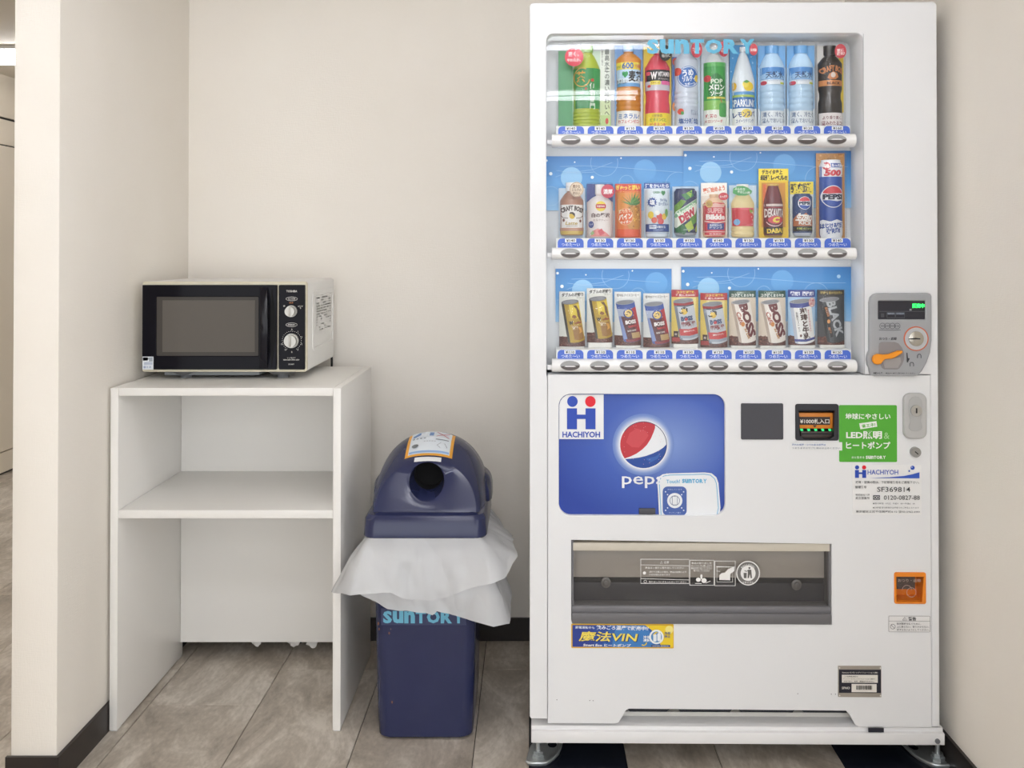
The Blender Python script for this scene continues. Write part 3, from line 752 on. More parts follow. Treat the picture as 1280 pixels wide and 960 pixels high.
for i in range(8):
    t = i / 7; c = [int(a + (b - a) * t ** 1.5) for a, b in zip((0x6e, 0x8a, 0xcb), (0xee, 0xf1, 0xf7))]
    pr.E(804, 555.5, 38.5 - 8 * t, 38.5 - 8 * t, '#%02x%02x%02x' % tuple(c), 48)
gc, gr = (804, 555.5), 29
def G(pts): return [(gc[0] + a * gr, gc[1] - b * gr) for a, b in pts]
def circ_arc(a0, a1, n=20): return [(math.cos(math.radians(a0 + (a1 - a0) * k / n)), math.sin(math.radians(a0 + (a1 - a0) * k / n))) for k in range(n + 1)]
pr.E(gc[0], gc[1], gr, gr, '#eceff4', 48)
pr.P(G(circ_arc(60, 216) + [(-.55, -.50), (-.3, -.38), (-.05, -.2), (.15, 0), (.31, .25), (.42, .5), (.5, .72)]), '#c3343f')
pr.P(G([(-.75, .1), (-.5, -.1), (-.2, -.12), (.05, .15), (.22, .4), (.1, .6), (-.3, .7), (-.6, .5)]), '#cf4a52')
pr.P(G(circ_arc(218, 362) + [(.85, -.12), (.65, -.25), (.4, -.37), (.1, -.48), (-.2, -.55), (-.5, -.59)]), '#244c9e')
pr.P(G([(.1, -.6), (.5, -.5), (.75, -.35), (.6, -.6), (.3, -.75)]), '#3763b3')
pr.ring(gc[0], gc[1], gr + .2, gr + .2, .8, '#31406f', 215, 420, 50)
for k in range(26):
    a = random.uniform(0, 6.28); r = gr * math.sqrt(random.uniform(.3, .92)); pr.E(gc[0] + r * math.cos(a), gc[1] + r * math.sin(a), .35, .35, '#e3a9ae', 6, k > 0)
pr.T('pepsi', 806, 600, 58, 18.5, '#eef1f6', .01)
pr.build('advert_print', ad, vmap(YA - .0004))
def H_logo(pr, x0, y0, x1, y1):      # the H with two round heads
    w_, h_ = x1 - x0, y1 - y0
    pr.E(x0 + .19 * w_, y0 + .165 * h_, .185 * w_, .165 * h_, '#2449b5'); pr.E(x0 + .82 * w_, y0 + .165 * h_, .185 * w_, .165 * h_, '#e5112c')
    pr.R(x0, y0 + .37 * h_, x0 + .35 * w_, y1, '#2449b5'); pr.R(x0 + .65 * w_, y0 + .37 * h_, x1, y1, '#2449b5', same=True); pr.R(x0 + .35 * w_, y0 + .56 * h_, x0 + .65 * w_, y0 + .69 * h_, '#2449b5', same=True)
st = plate('operator_sticker', [[(699, 507), (700, 502), (703, 497.5), (708, 494), (713, 493.3), (754.5, 493.3), (754.5, 548.8), (699, 548.8)]], YA - .0035, .001, pm('#eff0f2', .4), bev=0, label='white square sticker with blue and red H mark')
pr = Print(); H_logo(pr, 708.7, 495, 744.3, 536.5); pr.T('HACHIYOH', 726.5, 543, 47, 7.4, '#2449b5', .025); pr.build('sticker_print', st, vmap(YA - .0038))
st = plate('touch_sticker', [[(823.5, 644), (822, 612), (821.2, 602), (823, 596), (828, 592.5), (836, 591.3), (880, 590), (889, 591), (895, 596), (897.5, 603), (900, 634), (899, 641), (896.5, 644)]], YA - .003, .001, pm('#eef1f5', .4), bev=0, label='white rounded contactless pay sticker with pale blue edge')
pr = Print(.00018)
pr.line([(826, 643.5), (824.3, 611), (823.7, 602), (825.5, 597.3), (829.5, 594.5), (837, 593.3), (880, 592.2), (887.5, 593.3), (892.8, 598), (895, 604), (897.4, 634), (895.5, 643)], .9, '#6fb7e0')
pr.T('Touch!', 841, 601.2, 17, 4.6, '#5fb4dc', .02, -1); pr.logo(867.5, 600.6, 31, 5.2, '#5fb4dc')
pr.P([(857 + (a - 842.5) , b) for a, b in rr(828, 607.5, 857.5, 643.5, 6)], '#4a66ae') if False else pr.R(828, 607.5, 857.8, 643.5, '#4a66ae', 6)
pr.E(843, 625, 9.5, 9.5, '#eef1f5'); pr.ring(843, 625, 6.3, 6.3, .6, '#5a6a94'); pr.R(839.8, 619.5, 846.2, 630, '#eef1f5', 1); pr.frame(839.8, 619.5, 846.2, 630, .6, '#44527c')
for a, b in ((831.5, 614), (834, 617.5), (854, 614), (851.5, 617.5), (831.5, 637), (834, 634), (854, 637), (851.5, 634)): pr.E(a, b, .9, .9, '#e6ecf6', 8, a != 831.5)
pr.T('対応しています', 843, 611, 18, 2, '#a9b9dd'); pr.T('タッチして買う', 843, 640, 15, 2, '#a9b9dd', same=True)
pr.build('sticker_print', st, vmap(YA - .0033))
vbox('advert_clip', 798.5, 635, 819, 642.5, YA - .004, YA, pm('#4a4a50', .5))

# product outlet -----------------------------------------------------------------
(xa, zb_), (xb, zt_) = V(714, 779), V(1038, 674.5)
OG = pm('#6d6c6f', .45)
box('outlet_back', (xa + .001, .042, V(714, 728)[1]), (xb - .001, .047, zt_ - .001), pm('#d9d3ca', .6), vm)
bm = bmesh.new(); add_box(bm, (xa - .006, .052, zb_), (xa - .001, .111, zt_)); add_box(bm, (xb + .001, .052, zb_), (xb + .006, .111, zt_)); add_box(bm, (xa - .006, .052, zt_ + .001), (xb + .006, .111, zt_ + .006))
from_bm('outlet_wall', bm, pm('#7d7a77', .6), vm)
vbox('outlet_tray', 714.8, 727, 1037.2, 757, .040, .11, pm('#2d2e3c', .35), bev=.003)
vbox('outlet_light_bar', 716, 678, 1036, 688, .005, .022, pm('#cfc8ba', .5), bev=.002)
lip = vbox('outlet_lip', 714.6, 765.5, 1037.6, 779, -.004, .05, OG, bev=.003)
vbox('lip_ridge', 714.6, 756.5, 1037.6, 765.6, .004, .05, pm('#77767a', .4), lip, bev=.003)
bm = bmesh.new(); add_box(bm, (xa + .001, .006, V(714, 757)[1]), (xa + .006, .05, zt_ - .002)); from_bm('outlet_jamb', bm, OG, vm)
bm = bmesh.new(); add_box(bm, (xb - .006, .006, V(714, 760)[1]), (xb - .001, .05, zt_ - .01)); from_bm('outlet_jamb', bm, OG, vm)
(xa, za), (xb, zb2) = V(716, 757, .012), V(1036, 680, .03)
bm = bmesh.new(); vsx = [bm.verts.new(p) for p in ((xa + .003, .010, za), (xb - .003, .010, za), (xb - .003, .026, zb2), (xa + .003, .026, zb2))]; bm.faces.new(vsx)
flap = from_bm('outlet_flap', bm, SMOKE, vm)
def flapm(px, py, l):
    t = (757 - py) / 77; y = .010 + .016 * t; x, z = V(px, py, y); return Vector((x, y - .0006 - l, z))
for a, b in ((757, 727), (994, 729)):
    c = flapm(a, b, 0); bm = bmesh.new(); rings = [[(c.x + r * math.cos(t), c.y + dy, c.z + r * 1.1 * math.sin(t)) for t in [2 * math.pi * j / 24 for j in range(24)]] for r, dy in ((.0125, .0003), (.012, -.002), (.009, -.0035), (.0075, -.0035), (.006, -.006), (.002, -.0068))]
    loft(bm, rings); from_bm('flap_knob', bm, pm('#5f5c5a', .12), flap, .6)
pr = Print(.0001); G_ = '#eeedeb'
for fr in ((800.5, 698, 860.5, 728), (861.5, 699, 891.5, 730), (892.5, 700, 918, 730.5)): pr.frame(*fr, .75, G_)
pr.line([(800.5, 705), (860.5, 706)], .6, G_); pr.line([(800.5, 722), (860.5, 723.5)], .6, G_)
pr.T('⚠ 注意', 830, 701.8, 11, 3.4, G_); pr.T('商品は１個毎に取り出してください', 830, 708.5, 48, 2.6, G_); pr.T('続けてお買上の場合、商品の破損により', 834, 713.6, 46, 2.2, G_); pr.T('けがの恐れがあります', 824, 717, 26, 2.2, G_)
pr.E(805, 715, 2, 2, G_, 14); pr.ring(806, 725.5, 1.9, 1.9, .5, G_); pr.T('取り出し口に手を入れないでください', 834, 726, 47, 2.2, G_)
pr.T('商品の取り出し方', 876, 702.5, 25, 2.6, G_); pr.T('ゆっくりと下に押しさげて\n商品を取り出してください\n取り出してください', 876, 708.8, 26, 8.5, G_)
pr.E(872, 723, 3, 2.6, G_); pr.E(879, 724, 3.3, 3, G_); pr.R(874.5, 716.5, 877, 722, G_, .8); pr.line([(868, 727.5), (876, 727.8)], .7, G_); pr.line([(881, 727), (887, 724.5)], .7, G_)
pr.line([(894, 706.5), (917, 707)], .8, G_); pr.line([(894.5, 712), (899, 712.5)], .6, G_); pr.frame(895, 707, 914.5, 725.5, .6, G_)
pr.P([(898, 723), (898, 717), (901, 714.5), (905, 714), (909, 709.5), (916.5, 706.5), (916.5, 712), (911.5, 715.5), (911.5, 723.5)], G_)
pr.E(933.7, 714.5, 14.6, 15.2, G_, 40); pr.E(933.7, 714.5, 13.4, 14, '#6f6c69', 40); pr.E(933.7, 714.5, 9.3, 9.6, G_, 32)
pr.T('あきかんあきびん', 933.7, 704.2, 19, 2.6, G_, .015, arc=11); pr.T('リサイクル', 933.7, 726, 14, 2.8, G_, .015)
pr.E(935.3, 708, 1.3, 1.3, '#5f5c59'); pr.P([(933.5, 710), (937.5, 710), (938.5, 720.5), (936.8, 720.5), (935.8, 715.5), (934.6, 720.5), (933, 720.5)], '#5f5c59'); pr.P([(928, 714), (932, 714), (931.6, 720.5), (928.4, 720.5)], '#5f5c59'); pr.line([(933.8, 710.8), (931, 712.5)], .9, '#5f5c59'); pr.E(930, 711.5, .8, .8, '#5f5c59', 8)
pr.build('flap_lettering', flap, flapm)
# banner sticker under the outlet
bs = plate('banner_sticker', [rr(714, 778.7, 841.5, 808.8, 1.2)], -.0006, .0012, pm('#e7b730', .4), bev=0, label='blue and yellow banner sticker under the product outlet')
pr = Print(.00012)
pr.R(715.5, 780.2, 830, 807.3, '#2d5fae'); pr.R(715.5, 780.2, 742, 807.3, '#2b3f93', same=False); pr.P([(742, 780.2), (762, 780.2), (752, 807.3), (742, 807.3)], '#2c4d9f'); pr.P([(770, 780.2), (806, 780.2), (826, 807.3), (764, 807.3)], '#3f7fc4')
pr.P([(806, 780.2), (840.5, 780.2), (840.5, 807.3), (826, 807.3), (822, 795), (814, 786)], '#f0cf2c'); pr.E(836, 785.5, 5, 5, '#f7e789', 20)
pr.T('節電運転中も', 731, 783.2, 24, 3.4, '#e4ecf6', .015, 1); pr.T('飲みごろ温度で販売中!!', 777.5, 783.7, 65, 6, '#f2f5f9', .025, 1, .15)
pr.T('魔法VIN', 760.8, 795, 72.5, 13.6, '#16275f', .045, 1, .22); pr.T('魔法VIN', 760.2, 794.4, 71.5, 12.8, '#f3df63', .02, 1, .22); 
pr.T('Smart Eco ヒートポンプ', 758.5, 804.8, 59, 3.8, '#f2f5f9', .03, .8, .15)
pr.ring(820, 794.3, 9, 9, 2.2, '#eef3f4'); pr.E(820, 794.3, 6.8, 6.8, '#4d8fcb'); pr.R(816, 791, 820, 800, '#eef3f6', 1); pr.R(821, 790, 825.5, 799.5, '#f2f6f8', 1.4); pr.R(822.2, 786.5, 824.3, 790.4, '#f2f6f8', .5, same=True); pr.P([(815, 792), (819, 788), (822, 788.5), (818, 791)], '#f0cf2c')
pr.T('冷却\n運転', 808, 796.5, 9, 8, '#eef3f6', .03); pr.T('冷却\n停止', 833.5, 791.5, 7.5, 7.5, '#3d5793', .02); pr.ring(804, 801, 4.2, 4.2, 1.3, '#f0cf2c', 0, 130); pr.R(813, 804, 837, 806.6, '#3a4f8a', 1); pr.T('SUNTORY BEVERAGE', 825, 805.3, 20, 1.2, '#dfe6ee')
pr.build('sticker_print', bs, vmap(-.0009))

# coin unit ------------------------------------------------------------------------
CG = pm('#a3a5a9', .42)
cu = [(1086.5, 378), (1088, 371.5), (1092, 367.6), (1097, 366.2), (1158, 366), (1162, 367), (1163.5, 370), (1163.4, 425), (1161.5, 440), (1157, 453), (1151, 463.5), (1146, 468.8), (1141, 470), (1092, 469.8), (1087.5, 468), (1086.5, 464.5), (1085.9, 460), (1083.8, 456), (1083, 450), (1083.6, 444), (1086, 438.5)]
coin = plate('coin_unit', [cu, rr(1097, 376, 1155.5, 399, 1)], -.012, .014, CG, bev=.003, label='grey coin unit with green lit display and orange lever')
scr = vbox('display_screen', 1096.5, 375.5, 1156, 399.5, -.0085, -.004, pm('#2c2c35', .2), coin, bev=0)
pr = Print(.00012); pr.line([(1098, 389), (1155, 389)], .4, '#62656c'); pr.frame(1107.7, 390.6, 1117.5, 397, .4, '#6d747e'); pr.frame(1118.5, 390.6, 1129.5, 397, .4, '#6d747e'); pr.R(1108, 390.8, 1117.3, 393, '#596473'); pr.R(1118.8, 390.8, 1129.3, 393, '#596473', same=True); pr.T('釣銭切れ', 1112.6, 391.9, 8, 1.6, '#a4adb8'); pr.T('千円札可', 1124, 391.9, 9, 1.6, '#a4adb8', same=True); pr.R(1100, 391.5, 1104, 396.5, '#3c3d46'); pr.P([(1135.3, 388), (1138.3, 388), (1137.8, 385.9), (1135.8, 385.9)], '#9a9ca2')
pr.T('販売中', 1146.5, 382.2, 15.4, 5.9, pm('#2bff5a', .5, 0, 0, 1.6), .05)
pr.build('screen_lettering', scr, vmap(-.0088))
pr = Print(.00012); CK = '#34353a'
for k in range(4): pr.ring(1102 + 6.1 * k, 407.2, 3.7, 3.7, .45, CK); pr.T(('500', '100', '50', '10')[k], 1102 + 6.1 * k, 407.2, 4.4, 1.6, CK)
pr.line([(1097.5, 412.3), (1124.5, 412.3)], .5, '#4a4b50')
pr.T('おつり・返却', 1108.5, 423, 21.5, 3.6, CK, .02); pr.T('お願いして', 1096, 465.9, 11, 2.6, CK, .04); pr.T('商品は１本毎に取り出してください。', 1124, 466, 37, 2, CK)
for a, b in ((1147.3, 444.5), (1138, 454.7)): pr.line([(a - 2.2, b + 2.6), (a - 2.2, b - .6), (a - 1.2, b - 2.2), (a + 1.2, b - 2.2), (a + 2.2, b - .6), (a + 2.2, b + 2.6)], .9, CK)
pr.P([(1131.3, 440.3), (1132.6, 440.6), (1133.2, 447), (1135.5, 447.6), (1132.8, 452.6), (1131.8, 452.4)], CK)
pr.build('coin_lettering', coin, vmap(-.0123))
xc, zc = V(1143.6, 423, -.012)
bm = bmesh.new()
rings = [[(xc + r * math.cos(a), y, zc + r * math.sin(a)) for a in [2 * math.pi * j / 40 for j in range(40)]] for r, y in ((.0300, -.0118), (.0298, -.0138), (.0275, -.0142), (.0272, -.0130))]
loft(bm, rings, caps=False); cring = from_bm('coin_ring', bm, pm('#cf6a42', .45), coin, .9, 'orange ring round the coin slot')
bm = bmesh.new(); rings = [[(xc + r * math.cos(a), y, zc + r * math.sin(a)) for a in [2 * math.pi * j / 40 for j in range(40)]] for r, y in ((.0273, -.0135), (.022, -.0128), (.0205, -.0126), (.012, -.0124))]
loft(bm, rings); from_bm('coin_dish', bm, pm('#c3c6ca', .3, .3), cring, .9)
bm = bmesh.new(); rings = [[(xc + r * math.cos(a), y, zc + r * math.sin(a)) for a in [2 * math.pi * j / 32 for j in range(32)]] for r, y in ((.0185, -.0128), (.018, -.015), (.012, -.0165), (.004, -.017))]
loft(bm, rings); from_bm('coin_disc', bm, pm('#bdb8ae', .25, .8), cring, .9)
plate('coin_slot', [[(1134.5, 423.2), (1140, 422.4), (1143, 421.9), (1149, 422.6), (1149, 423.9), (1134.5, 424)]], -.0176, .0012, BLACK, cring, 0)
rec = plate('lever_recess', [[(1097.5, 433), (1098, 429), (1101, 427.2), (1117, 427), (1122, 429), (1126.5, 434.5), (1128.7, 441), (1128.7, 449), (1126.5, 455), (1123, 460), (1120, 461.5), (1104, 461.3), (1101, 459.5), (1099, 453), (1097.5, 446)]], -.0126, .0008, pm('#8d898a', .5), coin, 0)
plate('recess_floor', [[(1102, 450), (1124, 446), (1125, 452), (1121, 459.5), (1105, 459.5)]], -.0131, .0005, pm('#a19d9b', .5), rec, 0)
lev = [(1127.5, 438.3), (1127.2, 441), (1118, 446.8), (1113.5, 448.3), (1106, 448.6), (1103, 451.5), (1100.5, 454.8), (1096.5, 455.7), (1092.5, 454.5), (1090.3, 451.5), (1090, 447.6), (1092, 443.8), (1096, 442.2), (1104, 443), (1110, 442.5), (1122, 438)]
plate('return_lever', [lev], -.024, .010, pm('#f59a1e', .4), coin, .003, label='orange coin return lever')
# bill acceptor
YBL = .032
vbox('bill_recess', 994, 505, 1047.5, 550, YBL, YBL + .01, pm('#1c1c24', .4), bev=0)
fr = plate('bill_frame', [rr(993.6, 504.6, 1047.6, 550.2, 3), [(998, 513), (1042, 513), (1041.5, 545), (1036, 548), (1005, 548), (999.5, 544)]], -.003, .03, pm('#1f1f27', .3), bev=.002, label='black banknote acceptor with orange plate')
pl = vbox('bill_plate', 997.6, 515.6, 1042, 535, .010, .03, pm('#dd8526', .45), fr, .001)
pr = Print(.00012); pr.R(998, 520.5, 1036.5, 530.5, '#33241d'); pr.T('¥1000札入口', 1017.3, 526, 36.5, 6, '#e9e4dc', .02); pr.P([(1014.8, 531), (1020, 531), (1017.4, 533.8)], '#2c2a28')
pr.build('bill_lettering', pl, vmap(.0095))
pr = Print(.0001)
for k in range(5): pr.P([(999 + 8.7 * k, 535.3), (1002.5 + 8.7 * k, 535.3), (1003 + 8.7 * k, 538), (1000 + 8.7 * k, 538)], pm('#25c46b', .5, 0, 0, .8), k > 0)
pr.build('bill_lights', fr, vmap(.016))
vbox('bill_slot_ramp', 1000, 538.5, 1041, 549, .012, .03, pm('#4a3f3a', .4), fr, .003)
vbox('bill_slot_mouth', 1001, 540.8, 1040, 542.6, .0105, .0125, BLACK, fr, 0)
st = plate('bill_sticker', [rr(987, 552, 1051.5, 562.3, .4)], -.0016, .0012, pm('#e9eaeb', .45), bev=0)
pr = Print(); pr.T('濡れた紙幣・シワのある紙幣は', 1010, 555.2, 42, 2.6, '#5b77b0', .02); pr.T('つまりますのでご使用はお止めください', 1019, 559.4, 60, 2.4, '#6d7686', .01); pr.build('sticker_print', st, vmap(-.0019))
plate('blank_cover', [rr(926, 504, 978.5, 549, 1.6)], -.003, .006, pm('#43434a', .45), bev=.0012, label='square black blanking cover')
# green sticker
st = plate('green_sticker', [rr(1047.8, 505.8, 1119.5, 576.5, 1.6)], -.0008, .0011, pm('#51ad2f', .4), bev=0, label='green square sticker with white energy saving lettering')
pr = Print(); Wt = '#f1f4ee'
pr.T('地球にやさしい', 1083.5, 519.8, 56, 7.6, Wt, .025); pr.P([(1072.6, 528.5), (1094, 525.6), (1095, 532.5), (1074, 535.8)], Wt); pr.T('省エネ!', 1084, 530.8, 17, 4.5, '#51ad2f', .03, -8)
pr.T('LED照明', 1078.5, 543, 44.5, 9.8, Wt, .035); pr.T('&', 1106.5, 543.6, 7, 8, '#a6d793', .01); pr.T('ヒートポンプ', 1083.5, 555.5, 55, 9, Wt, .03); pr.T('水と生きる', 1070.7, 570.6, 16, 3, '#dcecd5', .03); pr.logo(1092.7, 570.5, 25, 4, Wt)
pr.build('sticker_print', st, vmap(-.0011))
# operator contact sticker
st = plate('contact_sticker', [rr(1064, 580, 1149.5, 642, .6)], -.0008, .0011, pm('#eeeeee', .45), bev=0, label='white service contact sticker under the green one')
pr = Print(); K_ = '#5a5c60'; H_logo(pr, 1067.2, 580.6, 1081, 596.2)
pr.T('HACHIYOH', 1101.7, 589, 38, 6, '#2d52b8', .01); pr.P([(1085, 596.3), (1110, 595.2), (1128, 593.6), (1138, 591.5), (1147, 589), (1147, 596.5)], '#3058c0'); pr.E(1138.4, 583.4, 2.6, 2.6, '#2d57c0'); pr.E(1137.6, 582.6, .7, .7, '#dbe5f7', 8); pr.E(1134.2, 587.4, 1.1, 1.1, '#2d57c0', 10)
pr.T('故障・苦情の際は、下記管理番号をご連絡下さい。', 1107, 601.4, 79, 3.2, K_); pr.T('管理番号', 1074, 607.4, 14, 3.2, K_)
pr.T('SF369814', 1114.8, 610.2, 41, 6.2, '#3f4145', .004); pr.T('株式会社八洋', 1076, 616.9, 17.5, 2.4, K_); pr.T('足立営業所', 1076, 621, 17.5, 3.2, K_); pr.R(1089, 617.3, 1097.5, 623, '#4a4c51', .4); pr.ring(1091.7, 620.1, 1.7, 1.7, .5, '#e4e4e4'); pr.ring(1095, 620.1, 1.7, 1.7, .5, '#e4e4e4')
pr.T('0120-0827-88', 1124.5, 620.2, 44.5, 5.4, '#3f4145', .006)
pr.T('●受付時間（平日）午前9：00〜午後6：00', 1114.5, 627.5, 52, 2.2, '#77797d'); pr.T('●24時間 受付時間外は録音でのご対応となります', 1117, 632.6, 57, 2, '#77797d'); pr.T('東京都足立区千住関屋町6-12 ☎03-5962-6981', 1107, 637.6, 79, 3, K_)
pr.build('sticker_print', st, vmap(-.0011))
# lock handle and key lock
lk = plate('lock_handle', [rr(1128.3, 491, 1157.3, 548, 9, 8)], -.010, .012, pm('#bfbfbf', .38, .2), bev=.004, label='grey oval lock handle')
ko = ell(1142.8, 511, 8.6, 15.5, 20, 10, 170); 
o = [(1142.8 + a * 1, b) for a, b in [(8.8, 508), (8.4, 517), (6.4, 525), (8.6, 532)] + ell(0, 533, 8.6, 5.4, 12, 0, 180) + [(-8.6, 532), (-6.4, 525), (-8.4, 517), (-8.8, 508)] + [(-8, 500), (-4.5, 496), (0, 494.8), (4.5, 496), (8, 500)]]
plate('grip_flap', [o], -.0112, .003, pm('#b5b6b6', .35, .2), lk, .0006)
xc, zc = V(1143.2, 512.3, -.012)
k = cyl('lock_barrel', (xc, -.013, zc), .0135, .006, STEEL, lk, 'y', 28, label='chrome lock barrel'); box('keyway', (xc - .0016, -.0168, zc - .006), (xc + .0016, -.0155, zc + .006), BLACK, k)
xc, zc = V(1142.2, 564, -.004)
k = cyl('key_lock', (xc, -.004, zc), .0122, .010, pm('#a3a3a2', .3, .7), vm, 'y', 28); bm = bmesh.new(); add_box(bm, (-.0012, -.0003, -.005), (.0012, .0003, .005)); o = from_bm('keyway', bm, BLACK, k); o.location = (xc + .001, -.0092, zc - .001); o.rotation_euler = (0, math.radians(-50), 0)
# coin return cup
OR = pm('#ef8a1f', .4)
cf = plate('coin_return_frame', [rr(1115.8, 713.6, 1155, 752.6, 2.5), [(1118.3, 719), (1152, 719), (1150.2, 750.4), (1118.3, 750.4)]], -.003, .008, OR, bev=.0012, label='orange frame of the coin return cup')
bm = bmesh.new(); (xa, za), (xb, zb2) = V(1117.5, 751), V(1153.5, 716)
add_box(bm, (xa, .045, za), (xb, .048, zb2)); add_box(bm, (xa, .006, za), (xa + .003, .0449, zb2)); add_box(bm, (xb - .003, .006, za), (xb, .0449, zb2)); add_box(bm, (xa + .0031, .006, za), (xb - .0031, .0449, za + .003)); from_bm('return_cup', bm, OR, cf)
vbox('cup_chute', 1118.5, 718, 1141, 734, .036, .0445, pm('#5c5450', .5), cf, 0)
(xa, za), (xb, zb2) = V(1118.5, 750, .004), V(1151.5, 719, .004)
bm = bmesh.new(); bm.faces.new([bm.verts.new(p) for p in ((xa, .004, za), (xb, .004, za), (xb, .004, zb2), (xa, .004, zb2))]); pn = from_bm('return_flap', bm, CLEAR, cf)
pr = Print(.0001); pr.T('おつり・返却', 1134, 723.3, 28, 4, '#b8a79b'); pr.ring(1131, 735, 6, 6, .5, '#c8ada0', 180, 360); pr.ring(1136.5, 738, 6, 6, .5, '#d3b6a6'); pr.build('flap_lettering', pn, vmap(.0035))
# warning sticker
st = plate('warning_sticker', [rr(1108, 767, 1160, 787.3, 1.4)], -.0006, .0009, pm('#ebeaea', .45), bev=0, label='small white warning sticker below the coin return')
pr = Print(); g_ = '#77767a'; o = rr(1108.4, 767.4, 1159.6, 787, 1.2); pr.line(o + o[:1], .4, g_); pr.line([(1108.4, 773.6), (1159.6, 773.6)], .4, g_)
pr.line([(1125.5, 772.4), (1130.6, 772.4), (1128, 768.4), (1125.5, 772.4)], .45, '#55555a'); pr.T('!', 1128, 771, None, 2, '#55555a'); pr.T('警告', 1137.3, 770.6, 9.6, 4.4, '#4a4a50', .03); pr.ring(1113.2, 780.3, 3.2, 3.2, .5, '#55555a'); pr.line([(1111, 778), (1115.4, 782.6)], .5, '#55555a')
for i, t in enumerate(('転倒事故を防ぐために、', '上に乗らない、寄りかからない、', '揺すらないようにしてください。')): pr.T(t, (1133, 1138, 1138)[i], 776.6 + 3.7 * i, (30, 40, 40)[i], 2.6, '#66666b')
pr.build('sticker_print', st, vmap(-.0009))
# data plate
dp = plate('data_plate', [rr(1045.5, 829.5, 1099, 868, .6)], -.0016, .0019, pm('#b5aea4', .35, .6), bev=.0003, label='steel edged black data plate with barcode')
pr = Print(); pr.R(1046.5, 834, 1098.5, 862.8, '#1f1f2c'); pr.T('Suntory ビバレッジソリューション(株)', 1072.5, 837.7, 44, 2.4, '#d6d3cd', .02); pr.R(1050, 840.3, 1094.5, 850, '#e6e2db'); pr.R(1062, 851.5, 1093, 861.8, '#e6e2db', same=True); pr.T('SFNO', 1054.8, 856.6, 10, 3, '#d9d6d0', .02)
for i, t in enumerate(('この自動販売機は', 'サントリービバレッジソリューション(株)の', '所有であり、転売・譲渡はできません。')): pr.T(t, (1061, 1071, 1071)[i], 842.4 + 2.9 * i, (18, 39, 38)[i], 1.9, '#5a5753')
xx = 1067.5; random.seed(9)
while xx < 1087.5:
    b_ = random.choice((.35, .6, .9)); pr.R(xx, 853.2, xx + b_, 858.4, '#4b4845', same=xx > 1067.5); xx += b_ + random.choice((.35, .5))
for a in (1047, 1097.5):
    for b in (831.5, 865.6): pr.E(a, b, .9, .9, '#e9e6e0', 10, True)
pr.build('plate_print', dp, vmap(-.0019))
bm = bmesh.new()
for px, py in ((696, 873.3), (737, 874), (741.2, 874.1), (995.5, 864.3), (1037, 864.6), (1042.2, 864.6)):
    x, z = V(px, py); add_cyl(bm, (x, .0008, z), .0011, .001, 'y', 8)
from_bm('pin_hole', bm, pm('#55565c', .6), vm)
# dark mats under the machine
for nm, xa, xb, lb in (('floor_mat', -.006, .238, 'dark navy vinyl mat under the machine foot nearest the bin'), ('floor_mat', .772, XR - .009, 'dark navy vinyl mat under the machine foot nearest the side wall')):
    m_ = box(nm, (-(xb - xa) / 2, -.39, 0), ((xb - xa) / 2, .39, .0022), pm('#141824', .22), None, .0008); m_.location = ((xa + xb) / 2, 2.60, .0002); tag(m_, lb, 'mat', 'vinyl mats under the machine')

